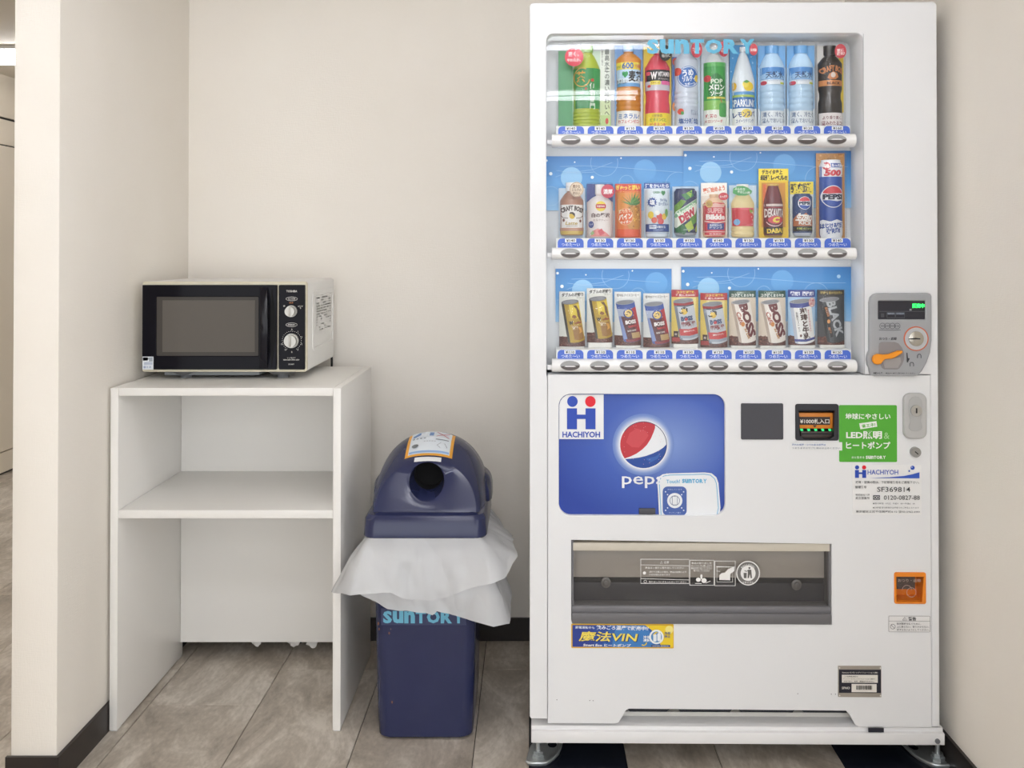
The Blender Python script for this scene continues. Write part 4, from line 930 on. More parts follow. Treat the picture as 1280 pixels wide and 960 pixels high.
# ------------------------------------------------------------------ drink samples
bpy.context.view_layer.update()
DK = (VF + .055) / F; YCARD = .084
VMX = Matrix.Translation((VCX, VF, 0)) @ Matrix.Rotation(ROT, 4, 'Z')
SHZ = [V(700, r[1], .03)[1] for r in ROWS]
GROUPS = ['drink samples on the top shelf', 'drink samples on the middle shelf', 'drink samples on the bottom shelf']
class Drink:
    """a display sample: backing card, half-relief bottle or can, clear cover"""
    def __init__(s, row, x0, y0, x1, y1, label, kind='sample_bottle', bow=0.):
        s.cx = (x0 + x1) / 2; s.bot = max(y1, 437.3) if row == 2 else y1; y1_ = y1; s.x0, s.y0, s.x1, s.y1 = x0, y0, x1, y1; s.bow = bow
        x, _ = V(s.cx, y1, .055)
        p = VMX @ Vector((x, YCARD, SHZ[row] + .0003))
        s.o = empty(kind, p, ROT, label, 'drink sample', GROUPS[row])
        s.hw = (x1 - x0) / 2 * DK; s.h = (y1 - y0) * DK; s.z0 = (s.bot - y1) * DK; s.body = None
    def xz(s, px, py): return (px - s.cx) * DK, (s.bot - py) * DK
    def cardy(s, x): return -s.bow * max(0, 1 - (x / s.hw) ** 2)
    def card(s, col, print_=None):
        n = 12 if s.bow else 1; bm = bmesh.new()
        fr = [(-s.hw + 2 * s.hw * k / n) for k in range(n + 1)]
        loft(bm, [[(x, s.cardy(x) + .0012, s.z0), (x, s.cardy(x), s.z0), (x, s.cardy(x), s.z0 + s.h), (x, s.cardy(x) + .0012, s.z0 + s.h)] for x in fr])
        s.c = from_bm('backing_card', bm, pm(col, .45) if isinstance(col, str) else col, s.o, .5 if s.bow else None)
        if s.z0 > .0005: box('card_stand', (-s.hw * .9, -.012, 0), (s.hw * .9, .001, s.z0 - .0002), pm('#e4e3de', .35), s.o)
        if print_:
            pr = Print(.00012); print_(pr)
            def mp(px, py, l):
                x, z = s.xz(px, py); x = max(-s.hw * .999, min(s.hw * .999, x)); return Vector((x, s.cardy(x) - .0004 - l, z))
            pr.build('card_print', s.c, mp, 3 if s.bow else None)
        return s
    def relief(s, name, cx, prof, col, print_=None, zsq=.82, caps=(), label=None):
        """prof: (py, half width px) from top to bottom; caps: (name, py0, py1, colour) sections of their own"""
        s.prof = prof; ox = s.xz(cx, 0)[0]
        def rad(py):
            for (a, ra), (b, rb) in zip(prof, prof[1:]):
                if a <= py <= b: return (ra + (rb - ra) * (py - a) / max(b - a, 1e-6)) * DK
            return (prof[0][1] if py < prof[0][0] else prof[-1][1]) * DK
        def half(bm, pr_):
            N = 16; rings = []
            for py, hw in pr_:
                z = (s.bot - py) * DK; r = hw * DK
                rings.append([(ox - r * math.cos(math.pi * k / N), -.0006 - r * zsq * math.sin(math.pi * k / N), z) for k in range(N + 1)])
            loft(bm, rings)
        def mk(nm, pr_, c, parent):
            bm = bmesh.new(); half(bm, pr_); return from_bm(nm, bm, pm(c, .3) if isinstance(c, str) else c, parent, .8)
        b = mk(name, prof, col, s.o)
        if label: b['label'] = label
        for nm, a, e, c in caps:
            mk(nm, [(a, rad(a) / DK + .35), (a + .6, rad(a + .6) / DK + .35)] + [(p, h + .35) for p, h in prof if a + .6 < p < e] + [(e, rad(e) / DK + .35)], c, b)
        if print_:
            pr = Print(.00010); print_(pr)
            def mp(px, py, l):
                x, z = s.xz(px, py); r = rad(py); d = max(-r * .985, min(r * .985, x - ox))
                return Vector((ox + d, -.0006 - zsq * math.sqrt(max(r * r - d * d, 0)) - .0007 - l, z))
            pr.build('printed_label', b, mp, 2.5, 3)
        s.body = b
        return s
    def cover(s, top=None, depth=.040, pad=.6, flat=False):
        hw = s.hw + pad * DK; h = (s.bot - (s.y0 if top is None else top)) * DK + .001; N = 14; bm = bmesh.new()
        prof = [(-hw * math.copysign(abs(math.cos(math.pi * k / N)) ** .8, math.cos(math.pi * k / N)), -depth * abs(math.sin(math.pi * k / N)) ** .8) for k in range(N + 1)]
        lo = [bm.verts.new((x, y, .0002)) for x, y in prof]; hi = [bm.verts.new((x, y, h - .003)) for x, y in prof]; hi2 = [bm.verts.new((x * .93, y * .9, h)) for x, y in prof]
        for k in range(N):
            bm.faces.new((lo[k], lo[k + 1], hi[k + 1], hi[k])); bm.faces.new((hi[k], hi[k + 1], hi2[k + 1], hi2[k]))
        bm.faces.new(hi2)
        from_bm('clear_cover', bm, CLEAR, s.o, .9)
        return s
def cap_prof(cx_top, top, ch, cw, sh, hw, bot, waist=0):
    """a plastic bottle silhouette: cap, neck, sloping shoulder, straight body"""
    p = [(top, cw), (top + ch, cw), (top + ch + .2, cw - .8), (top + ch + 1.5, cw - .6)]
    for k in range(7):
        t = k / 6; p.append((top + ch + 1.5 + (sh - top - ch - 1.5) * t, cw - .3 + (hw - cw + .3) * (t ** .75)))
    if waist:
        m = (sh + bot) / 2
        p += [(m - 8, hw - .2), (m - 3, hw - waist), (m + 4, hw - waist), (m + 9, hw - .2)]
    p += [(bot - 4, hw), (bot - 1.5, hw - .5), (bot, hw - 2)]
    return p
def can_prof(top, hw, bot): return [(top, hw - 2.4), (top + .8, hw - 2), (top + 1.0, hw - 2.4), (top + 4, hw), (bot - 3.5, hw), (bot - .8, hw - 2), (bot, hw - 2.2)]
def ridges(p, y0, y1, hw, n):
    """replace the straight run between y0 and y1 by shallow ribs"""
    q = [a for a in p if a[0] < y0]
    for k in range(n):
        a = y0 + (y1 - y0) * k / n; d = (y1 - y0) / n
        q += [(a + .05 * d, hw - .9), (a + .3 * d, hw), (a + .8 * d, hw), (a + .95 * d, hw - .9)]
    return q + [a for a in p if a[0] > y1]

# --- top shelf
d = Drink(0, 698, 56, 764.5, 155, 'green tea bottle on a wide card with a red roundel, first on the top shelf')
def c_(p):
    p.R(698, 56, 716, 155, '#6aa87a'); p.R(704, 56, 764.5, 80, '#c9dccb', same=False); p.R(698, 56, 716, 155, '#5c9f70')
    p.R(751, 56, 764.5, 155, '#e3e8e0'); p.R(751, 120, 764.5, 155, '#cfdcae'); p.R(751, 138, 764.5, 155, '#bcd38f')
    p.T('最高水準の濃い味わいへ', 759.8, 96, 6.4, 84, '#2f3a33', .012, vert=True); p.T('一番茶の上質な、', 753.8, 66, 2.6, 24, '#5c665f', .0, vert=True); p.E(759.6, 145.5, 2, 4, '#c9483f', 14)
d.card('#a9cdb0', c_)
def b_(p):
    p.R(710, 80.5, 756, 131, '#2f8a48'); p.R(742, 80.5, 756, 131, '#3f9a55'); p.ring(727.5, 92, 10.3, 12.2, 1.1, '#d9a24a', 15, 300); p.T('茶', 726, 91.5, 12, 15, '#d39a3d', .02)
    p.T('伊右衛門', 740.5, 115.5, 7.4, 33, '#e6efe4', .015, vert=True); p.R(738.8, 94, 742.4, 97.5, '#c2483c'); p.T('深く、やわらか', 725, 112, 10, 3, '#b9d6bb'); p.R(731, 105, 733.5, 108, '#b14b3e')
pf = ridges(cap_prof(0, 50, 9, 7.6, 81, 17.4, 154), 133, 150, 17.4, 4)
d.relief('bottle', 734, pf, '#a8b83a', b_, caps=[('bottle_cap', 50, 59, '#9fcb74')])
pr = Print(); pr.E(717.4, 67.7, 11.6, 11.6, '#d7394d', 32); pr.T('深く、', 716.5, 64, 13, 6, '#f2eeee', .025, -3); pr.T('やわらか。', 717, 71.5, 17, 4.4, '#f2eeee', .02, -3)
pr.build('round_badge', d.o, lambda x, y, l: Vector(((x - d.cx) * DK, -.0375 - l, (d.bot - y) * DK)))
d.cover(50, .045)

d = Drink(0, 769.5, 49, 805, 155, 'brown barley tea bottle with blue and white 600 label')
d.card('#6f9bd4', lambda p: (p.R(769.5, 95, 805, 155, '#dfe4ea'), p.R(769.5, 60, 772, 155, '#7ea7d8')))
def b_(p):
    p.R(767, 73, 808, 82, '#e6d34e'); p.T('600', 785, 77.3, 14.5, 8, '#2f5fa8', .03); p.T('水分補給', 797.5, 77.5, 8, 5, '#c86468'); p.T('ml', 774, 78, 4, 4, '#6c8d3f')
    p.R(767, 82, 808, 93, '#bcd6ee'); p.R(767, 93, 808, 99, '#d8e6f2'); p.R(767, 99, 808, 103.5, '#6da5d9')
    p.P([(778, 86), (779.5, 84.5), (781.5, 85.5), (783.5, 84.5), (785.3, 86), (785, 89), (781.5, 92.8), (778.3, 89)], '#2f9a57'); p.T('麦茶', 795, 90.5, 18.5, 14, '#2d2524', .03); p.T('やさしい', 777.5, 97.3, 14, 6, '#2d2d33', .02)
    p.R(767, 134, 808, 155, '#e9e7e4'); p.T('ミネラル!', 786.5, 141, 26, 6.4, '#2e6bb5', .025); p.T('カフェインゼロ!', 786.5, 147.5, 27, 4.6, '#c13a3d', .02)
d.relief('bottle', 787, ridges(cap_prof(0, 50, 8.5, 6.5, 68, 16, 155), 104, 134, 15.6, 5), '#c9822f', b_, caps=[('bottle_cap', 50, 58, '#7fb0e2')]); d.cover(48)

d = Drink(0, 806, 51, 841, 155, 'red vitamin drink bottle with black label on yellow card')
d.card('#e3c63f', lambda p: p.R(806, 120, 841, 155, '#ecd44a'))
def b_(p):
    p.R(804, 82.5, 843, 97, '#2c2a2e'); p.T('W', 817.5, 90, 8, 9.5, '#efeaea', .05); p.T('VITAMIN', 831, 88, 17, 6, '#efeaea', .03, -2); p.T('ダブルビタミン', 831, 94, 16, 2.6, '#d8d0d0'); p.E(811, 87, 2.6, 2.6, '#e0566b', 12)
    p.R(804, 97, 843, 108.5, '#c9c4cd'); p.R(813, 96.5, 826, 101.5, '#e6d24e', 1.5); p.T('ビタミンC', 819.5, 99, 10, 2.6, '#6c4a1f', .02); p.R(827, 96.5, 840, 101.5, '#e06aa0', 1.5); p.E(812, 103, 2, 1.8, '#d9493f', 10)
    p.R(804, 137, 843, 156, '#ead23f'); p.T('1日分の', 822, 140.5, 12, 4, '#5c4a2a', .02); p.T('ビタミンCと', 823, 145.5, 20, 4.6, '#3f8a3c', .025); p.T('ビタミンB', 822.5, 151.5, 19, 4.6, '#cf3f3f', .025)
d.relief('bottle', 823.5, cap_prof(0, 54, 6, 4.5, 79, 15.8, 155, 1.2), '#d84a5c', b_, caps=[('bottle_cap', 54, 60, '#e9e3e0')])
pr = Print(); pr.E(831.5, 62.5, 7.8, 10, '#3a3634', 26); pr.T('1日分\n毎日C', 832, 63.5, 10.5, 9, '#e4dfd8', .02, -5); pr.build('round_badge', d.o, lambda x, y, l: Vector(((x - d.cx) * DK, -.034 - l, (d.bot - y) * DK))); d.cover(50)

d = Drink(0, 842.5, 50, 878, 155, 'white and pale blue salted plum sports drink bottle on the top shelf')
d.card('#c9d6e6', lambda p: (p.R(842.5, 64, 848, 125, '#4d79bd'), p.E(846, 70, 3.4, 5, '#d35a4f', 14), p.E(845.5, 127, 3, 6, '#d98a4a', 14)))
def b_(p):
    p.E(861.5, 91.5, 13.8, 13.6, '#3f6fb8', 32); p.ring(861.5, 91.5, 13, 12.8, .8, '#dfe8f2'); p.T('うめ', 860.5, 86.5, 14, 8.5, '#eef2f7', .04, -8); p.T('ソルティ', 862, 94, 17, 6.5, '#eef2f7', .035, -8); p.T('スポーツ', 863, 100.5, 14, 4.5, '#e6eef7', .03, -8); p.E(847.5, 84.5, 5, 5, '#d8574a', 18); p.E(872, 93, 3, 4.5, '#e8c64b', 12)
    p.T('塩分補給', 861.5, 147, 25, 7, '#3f62a4', .025); p.E(851.5, 135, 3.8, 4, '#d75844', 16); p.E(853.5, 137, 2, 2.4, '#4c9a57', 12); p.T('おいしく\nうるおう', 869, 136, 10, 7, '#5d7398')
d.relief('bottle', 860, ridges(cap_prof(0, 50, 7, 5, 70, 15.2, 155), 106, 130, 15.2, 4), '#cdd5e3', b_, caps=[('bottle_cap', 50, 57, '#dfe5ee')])
pr = Print(); pr.E(870.5, 58.5, 7, 10, '#c93f4e', 24); pr.T('熱中症\n対策', 870.5, 59.5, 10, 7.5, '#f3e3e0', .02, -4); pr.build('round_badge', d.o, lambda x, y, l: Vector(((x - d.cx) * DK, -.034 - l, (d.bot - y) * DK))); d.cover(49)

d = Drink(0, 879, 50, 914, 155, 'green melon soda bottle with white cap')
d.card('#d2dbe3', lambda p: p.R(905, 120, 914, 155, '#e6ece0'))
def b_(p):
    p.R(878, 73, 916, 125, '#3f9b4a'); p.R(878, 73, 916, 78, '#5cb25e'); p.R(878, 121, 916, 133, '#86bf5e'); p.P([(886, 119), (886, 97), (890, 90), (896, 86.5), (902, 90), (907, 97), (907, 119)], '#2c7a3c'); p.T('POP', 896.7, 97, 15, 6, '#d9e9d3', .03); p.T('メロン', 896.7, 104.5, 20, 7.5, '#eff3ec', .04); p.T('ソーダ', 896.7, 112.3, 16, 7, '#eff3ec', .04); p.R(885, 116.5, 908, 119, '#d8cf63'); p.E(885.5, 93.5, 4, 4.4, '#c93f46', 14)
    p.R(878, 133, 916, 156, '#e8ece4'); p.R(899.5, 124, 910, 142, '#4fa655', 3); p.line([(903, 124), (901, 118)], 1, '#b84f45'); p.T('喫茶の', 890, 141, 13, 5, '#b84650', .025); p.T('メロンソーダ', 893, 147.3, 22, 4.4, '#b84650', .02)
d.relief('bottle', 896, cap_prof(0, 51, 8, 5, 73, 14.4, 155), '#dfe4e4', b_, caps=[('bottle_cap', 51, 59, '#eef0f0')])
pr = Print(); pr.E(904.5, 57.5, 6.5, 10, '#c93f4e', 24); pr.T('懐かしの\n味わい', 904.5, 59, 9.5, 6, '#f3e3e0', .02, -4); pr.build('round_badge', d.o, lambda x, y, l: Vector(((x - d.cx) * DK, -.034 - l, (d.bot - y) * DK))); d.cover(49)

d = Drink(0, 915, 49, 949, 155, 'frosty lemon sparkling bottle with yellow lemons on blue card')
d.card('#3f8fc9', lambda p: [p.E(random.uniform(917, 947), random.uniform(60, 90), .7, .7, '#bfe0f2', 8, k > 0) for k in range(14)] and p.R(915, 130, 949, 155, '#dfe6ea'))
def b_(p):
    p.R(914, 110, 950, 120, '#5c9ad2'); p.E(919, 103, 3, 5, '#e8b93f', 14); p.E(936.5, 103.5, 6.5, 5.8, '#edcf3f', 20); p.E(932.5, 101, 4, 4, '#f2dc62', 16); p.P([(929, 98), (934, 95.5), (938, 97.5), (934, 99.5)], '#5a9a4d'); p.R(914, 117, 950, 131, '#3f73b8'); p.T('SPARKLING', 931.5, 124.5, 30, 9.5, '#eef3f7', .03); p.R(916, 114, 947, 117, '#a9c76a', same=False)
    p.R(914, 131, 950, 156, '#e9ecea'); p.E(934, 137.5, 7, 5.5, '#edd76a', 20); p.T('レモンスパ', 931.5, 138.5, 27, 7.5, '#2f4f8f', .03, -4); p.T('スイーツドリンク', 932, 147, 22, 5, '#3f5f98', .02, -2)
d.relief('bottle', 932, cap_prof(0, 52, 6, 4, 96, 14.4, 155, .8), '#dbe2e9', b_, caps=[('bottle_cap', 52, 58, '#e4e9ee')])
pr = Print(); pr.E(941.5, 58.5, 5, 7.5, '#c9414e', 22); pr.T('強炭酸', 941.5, 59, 8, 4, '#f3e3e0', .02); pr.build('round_badge', d.o, lambda x, y, l: Vector(((x - d.cx) * DK, -.034 - l, (d.bot - y) * DK))); d.cover(48)

for cx, lb in ((968.3, 'pale blue mineral water bottle beside the lemon sparkling bottle'), (1004.8, 'pale blue mineral water bottle beside the dark coffee bottle')):
    d = Drink(0, cx - 17.5, 50, cx + 17.5, 155, lb); d.card('#a9cdee', lambda p: (p.R(cx - 17.5, 50, cx + 17.5, 78, '#77b0e4'), p.R(cx - 17.5, 130, cx + 17.5, 155, '#dfe6ec')))
    def b_(p):
        p.R(cx - 20, 79.5, cx + 20, 94.5, '#5591d3'); p.P([(cx - 17, 94), (cx - 17, 90), (cx - 9, 86), (cx - 3, 90), (cx + 4, 85), (cx + 12, 90), (cx + 17, 88), (cx + 17, 94)], '#9cc4ea'); p.T('天然水', cx + 1, 89, 22, 8.5, '#27406f', .02); p.R(cx - 20, 95.5, cx + 20, 101, '#e6ecf3'); p.E(cx - 12, 99, 3.4, 2.6, '#c9485a', 14); p.R(cx + 8, 98, cx + 16, 100.5, '#c3cf52'); p.T('ミネラルウォーター', cx + 1, 96.5, 20, 1.6, '#6a86b5')
        p.R(cx - 20, 134, cx + 20, 156, '#dfe6ec'); p.T('清く、冷たく', cx, 139, 27, 6.5, '#47648f', .015); p.T('澄んでおいしい', cx, 146.7, 28, 6, '#47648f', .015)
    d.relief('bottle', cx, ridges(cap_prof(0, 51, 10, 8.5, 77, 15.6, 155), 103, 133, 15.6, 4), '#b7d5ef', b_, caps=[('bottle_cap', 51, 61, '#6aa9e2')]); d.cover(48)

d = Drink(0, 1025.5, 50, 1059, 155, 'black coffee bottle with orange arc lettering, last on the top shelf')
d.card('#d9d6d2', lambda p: p.R(1053, 50, 1059, 135, '#e5c843'))
def b_(p):
    p.R(1024, 96, 1060, 103, '#d08a55'); p.T('BLACK', 1043, 99.7, 17, 3.8, '#33241f', .04); p.T('CRAFT BOSS', 1042, 81, 31, 7.5, '#c98152', .05, arc=26); p.P([(1035, 93), (1037, 88), (1042, 85), (1047, 87), (1049, 92), (1045, 95), (1038, 95)], '#c98152'); p.E(1042, 89.5, 3, 3.4, '#e2d6cc', 14)
    p.R(1024, 137, 1060, 156, '#e6e0df'); p.T('より香り高く、', 1042, 143, 25, 4.5, '#7c3a48', .015); p.T('澄みわたるコク', 1043, 150, 29, 5.5, '#7c3a48', .02); p.T('香澄', 1042, 116, 9, 16, '#47403f', .02, vert=True)
d.relief('bottle', 1041.5, cap_prof(0, 51, 12, 7.5, 74, 15.2, 155, 1.8), '#2f2826', b_, caps=[('bottle_cap', 51, 62, '#2a2524')])
pr = Print(); pr.E(1049.5, 61, 7.2, 9, '#c2414c', 24); pr.T('更に\n進化!', 1049.5, 62, 10, 8, '#f3e3e0', .025, -6); pr.build('round_badge', d.o, lambda x, y, l: Vector(((x - d.cx) * DK, -.036 - l, (d.bot - y) * DK))); d.cover(48)

# --- middle shelf
d = Drink(1, 698.5, 233, 732, 296.5, 'brown milk coffee bottle with white arched label, first on the middle shelf'); d.card('#c4d4e2')
def b_(p):
    p.R(698, 254.5, 733, 283.5, '#e6e2de'); p.T('CRAFT BOSS', 715, 258.7, 29, 6.4, '#4b3531', .05, arc=26); p.line([(701, 268), (704, 271), (710, 271.5)], .7, '#5c4640'); p.line([(729, 268), (726, 271), (720, 271.5)], .7, '#5c4640'); p.E(715, 268.5, 3.6, 4, '#d8b63f', 18); p.P([(711.5, 266), (712.5, 264), (716, 263.8), (718.6, 266), (718.7, 270), (717, 268), (715, 266.3)], '#46322c'); p.E(704.5, 274, 1.4, 2, '#7c4a3c', 10); p.E(725.5, 275, 1.4, 2, '#7c4a3c', 10); p.T('Latte', 714.5, 277.8, 15, 4.2, '#b39a4f', .02, 0, .25); p.T('COFFEE WITH MILK', 715, 281.3, 14, 1.4, '#8c7468'); p.R(698, 287.5, 733, 292, '#c9ac5a')
d.relief('bottle', 715, cap_prof(0, 226, 11, 7, 249, 14.8, 293), '#a87a64', b_, caps=[('bottle_cap', 226, 237, '#ece9e6'), ('milk_band', 283.5, 287.5, '#b98a74')])
pr = Print(); pr.E(720.5, 235.7, 8.9, 9.5, '#e0cdb4', 30); pr.ring(720.5, 235.7, 8.4, 9, .5, '#8c6a54'); pr.T('豊かな\nミルクの\n味わい', 720.5, 236.2, 12, 13, '#7c5a47', .02); pr.build('round_badge', d.o, lambda x, y, l: Vector(((x - d.cx) * DK, -.033 - l, (d.bot - y) * DK))); d.cover(232)

d = Drink(1, 734, 227, 767, 296, 'white milk tea bottle with yellow disc and strawberries on navy card'); d.card('#3c4784', lambda p: p.R(734, 250, 767, 296, '#c9b4b4'))
def b_(p):
    p.E(751, 256, 6.6, 6.4, '#e9cf3f', 24); p.R(744.8, 253.3, 757.4, 258.7, '#c23a4a', 1.5); p.T('Lipton', 751, 256, 9.5, 3.4, '#f0e6df', .03); p.T('白の贅沢', 751, 267.3, 23, 5.6, '#5a3a38', .03); p.T('ミルクティー', 751, 273.5, 19, 2.8, '#8b6660', .01); p.P([(738, 294), (741, 287), (747, 284), (753, 286), (759, 290), (763, 294)], '#d98a86'); p.P([(747, 287), (752, 284), (756, 290), (750, 293)], '#c9505a'); p.P([(738, 290), (741, 286.5), (743, 290), (740, 293)], '#8fae7b'); p.E(739, 279, 3.2, 4.4, '#4a5490', 16); p.T('リッチ', 739, 279, 4.5, 3, '#dfe3f0')
d.relief('bottle', 750.5, cap_prof(0, 228, 13, 5.6, 250, 15.4, 295.5), '#e4dcd9', b_, caps=[('bottle_cap', 228, 240, '#ece8e6')])
pr = Print(); pr.E(759.5, 237.5, 8.4, 8.6, '#c43e55', 28); pr.T('濃厚', 759.6, 238, 11.5, 6.4, '#f5eaea', .035); pr.build('round_badge', d.o, lambda x, y, l: Vector(((x - d.cx) * DK, -.033 - l, (d.bot - y) * DK))); d.cover(227)

d = Drink(1, 770, 226, 803, 295, 'orange pineapple can with red and yellow banner', 'sample_can'); d.card('#dd7038', lambda p: (p.R(769.8, 226, 803, 235.5, '#c9452f'), p.T('ぎゅっと濃い', 786, 230.7, 30, 6.6, '#ecd24e', .045)))
def b_(p):
    p.R(768, 238, 804, 262, '#e0934a'); p.E(793, 268, 11, 19, '#c98a3f', 28); random.seed(11)
    for k in range(46):
        a = random.uniform(-9, 9); b = random.uniform(-16, 17)
        if (a / 10) ** 2 + (b / 18) ** 2 < 1: p.P([(793 + a - 1.1, 268 + b), (793 + a, 268 + b - 1.2), (793 + a + 1.1, 268 + b), (793 + a, 268 + b + 1.2)], random.choice(('#8a5226', '#ecc060', '#a5672c')), k > 0)
    for k in range(11):
        t = math.radians(-95 + 19 * k); p.P([(788.5 + 3 * math.cos(t + 1.57), 253), (790 + 15 * math.sin(t), 251 - 13.5 * abs(math.cos(t)) - 1), (792 - 3.4 * math.cos(t + 1.57), 254)], ('#4c7a3f', '#6a9a4d')[k % 2])
    p.R(768, 284, 804, 294, '#d9572f'); p.E(782, 268, 9.6, 11, '#dd6a35', 30); p.ring(782, 268, 9.4, 10.8, .6, '#efc48a'); p.T('搾りたて', 781, 261, 14, 5, '#f3e2c2', .03, -8); p.T('パイン', 782, 268, 17, 7, '#f6efe2', .045, -8); p.T('サイダー', 782, 275, 13, 4, '#f6efe2', .03, -8)
d.relief('can', 786.3, [(235.5, 14.3), (237, 15), (291, 15), (294, 14)], '#dd7a3c', b_); d.cover(226)

d = Drink(1, 806.5, 226, 839, 296, 'white and blue lychee yoghurt can with fruit picture', 'sample_can'); d.card('#c9d9e6', lambda p: (p.R(806.5, 226, 839, 233, '#2f4f98'), p.T('汗をかいたら', 823, 229.7, 30, 5.4, '#e9eef6', .035)))
def b_(p):
    p.T('GREEN', 821, 238.7, 9, 2.6, '#4f8a5c', .03); p.P([(826.5, 238), (828, 236.4), (829.3, 237.3), (830.7, 236.4), (832.2, 238), (831.8, 240), (829.3, 242.8), (826.9, 240)], '#3f8f57'); p.E(815.5, 251, 5, 5.2, '#2c4f9f', 18)
    for k in range(12):
        t = k * math.pi / 6; p.line([(815.5 + 5 * math.cos(t), 251 + 5.2 * math.sin(t)), (815.5 + 6.2 * math.cos(t), 251 + 6.4 * math.sin(t))], .7, '#2c4f9f')
    p.T('塩', 815.5, 251, 6.4, 6.6, '#eef2f8', .03); p.T('ライチ&\nヨーグルト', 829.5, 251, 12.5, 9, '#54709f', .03); p.E(813.8, 267, 3.4, 4.6, '#e3c53f', 16); p.E(818, 273.5, 3.6, 3.8, '#d8604a', 18); p.E(824.5, 269, 4, 4, '#c9443f', 18); p.E(826, 275, 4, 4, '#cc4a4a', 18); p.E(830.5, 269, 3, 4, '#e0b84a', 14); p.E(833.5, 264.5, 2, 5.5, '#6aa35f', 14); p.E(821.5, 264.5, 3.5, 3, '#eef0ee', 14)
    p.R(805, 278.5, 841, 288, '#2f4b8f'); p.R(812, 279.8, 820.5, 284.3, '#dfe6f0'); p.T('1000mg', 816, 282, 7, 3, '#2f4b8f', .03); p.T('の塩分補給', 826.5, 282, 11, 3.4, '#dfe6f0', .03); p.T('SUNTORY', 823, 286, 13, 1.6, '#b9c6de'); p.R(805, 289.2, 841, 290.4, '#b7c6da')
d.relief('can', 822.8, [(233.5, 13.6), (236, 15), (289, 15), (294.5, 13.4)], '#d5dfe8', b_); d.cover(226)

d = Drink(1, 842.5, 231, 875.5, 296.5, 'dark can with green shards and a slanted red word', 'sample_can'); d.card('#bcd0e2')
def b_(p):
    p.P([(844, 256), (852, 248), (858, 250), (849, 262), (844, 266)], '#6f9a3f'); p.P([(852, 242), (864, 238), (868, 243), (858, 249)], '#3f7f4a'); p.P([(858, 240), (866, 236), (864, 246)], '#8fb84a'); p.P([(844, 280), (852, 278), (860, 284), (856, 292), (846, 290)], '#2f6a3f'); p.P([(862, 268), (872, 262), (872, 276), (864, 282)], '#5c8f3f'); p.P([(856, 280), (864, 274), (868, 284), (861, 289)], '#a9bf4a'); p.P([(870, 284), (874, 276), (874, 290), (870, 291)], '#b3c04a')
    p.P([(842, 272), (846, 263), (873, 246), (874, 255), (870, 266), (846, 284), (843, 281)], '#e3e8dc'); p.P([(843.5, 270), (846.5, 263.8), (872, 247), (872.5, 252.5), (846, 271)], '#7fb08a'); p.T('Mountain', 859, 260, 27, 6.2, '#e9f0e4', .03, -33); p.T('DEW', 859.8, 268, 23, 9.6, '#bf3147', .07, -33, .2); p.T('SPARK YOUR DAY', 862, 286, 15, 2, '#9fb0a9')
d.relief('can', 858.7, can_prof(234, 14.4, 293), '#2b3358', b_, caps=[('can_rim', 289.8, 293, '#9a9fa9')]); d.cover(232)

d = Drink(1, 878.5, 225.5, 911.5, 295.5, 'peach coloured probiotic drink bottle with red label and orange banner'); d.card('#e8ddd2', lambda p: (p.R(878.5, 225.5, 911.5, 242, '#f0ebe4'), p.T('腸活始めよう', 895, 233.7, 28, 7, '#d9683f', .04, -9)))
def b_(p):
    p.R(877, 251, 913, 294, '#cf4450'); p.P([(883, 254.5), (895, 251.5), (907, 254.5), (905, 257), (885, 257)], '#e8b9b0'); p.T('SUPER', 895.3, 261, 20.5, 6.6, '#e9b0ae', .045); p.T('Bikkle', 895.3, 269, 24, 7, '#f4ece9', .055); p.P([(882, 273.5), (895, 276), (909, 273.5), (909, 275), (895, 277.5), (882, 275)], '#e5c9c0'); p.R(885, 277, 906, 285, '#3f4f92'); p.T('BIFIDUS\nドリンク', 895.5, 281, 16, 5.4, '#e1e3ee', .02); p.R(877, 287, 913, 288.2, '#e3b5ae'); p.T('乳性飲料', 895, 290.5, 16, 2.2, '#eccac6')
d.relief('bottle', 895, cap_prof(0, 240, 3, 6, 253, 14.4, 294), '#e2bd9a', b_)
pr = Print(); pr.E(903.8, 243.6, 6.2, 4.8, '#c8404c', 24); pr.T('たっぷり', 903.8, 243.6, 9, 3, '#f3e3e0', .03, -6); pr.E(886, 253, 4.4, 4.6, '#c9a35a', 20); pr.T('おいしく\n続ける', 886, 253, 6, 4.4, '#5c442a', .02); pr.build('round_badge', d.o, lambda x, y, l: Vector(((x - d.cx) * DK, -.033 - l, (d.bot - y) * DK))); d.cover(225.5)

d = Drink(1, 914, 229, 948.5, 296, 'pale yellow peach nectar bottle with green leaf badge'); d.card('#bfd2e2')
def b_(p):
    p.R(914, 258, 949, 281, '#d9606f'); p.P([(918, 281), (917, 262), (923, 259), (934, 261), (941, 259.5), (944, 268), (940, 277), (931, 281)], '#cc4049'); p.P([(937, 259), (942, 261.5), (942.5, 266), (938, 264)], '#8fae4f'); p.E(922, 276, 3.6, 4, '#7fb2df', 18)
    random.seed(4)
    for k in range(12): p.E(random.uniform(940, 946), random.uniform(262, 280), .8, .8, '#efc3c6', 8, k > 0)
d.relief('bottle', 931, ridges(cap_prof(0, 228, 10, 7, 252, 14.6, 295), 282, 293, 14.6, 2), '#e3d09a', b_, caps=[('bottle_cap', 228, 238, '#efece8')])
pr = Print(); pr.P([(915.3, 240), (916, 234), (921, 231.3), (928, 230.8), (934, 233), (939.5, 237.5), (938, 241), (931, 243.3), (922, 243)], '#4f9f5c'); pr.T('ふんわり', 924, 234.8, 13, 3.6, '#e9f2e6', .03, 6); pr.T('やさしい桃', 929, 239, 16, 3.4, '#e9f2e6', .03, 6); pr.build('leaf_badge', d.o, lambda x, y, l: Vector(((x - d.cx) * DK, -.033 - l, (d.bot - y) * DK))); d.cover(228)

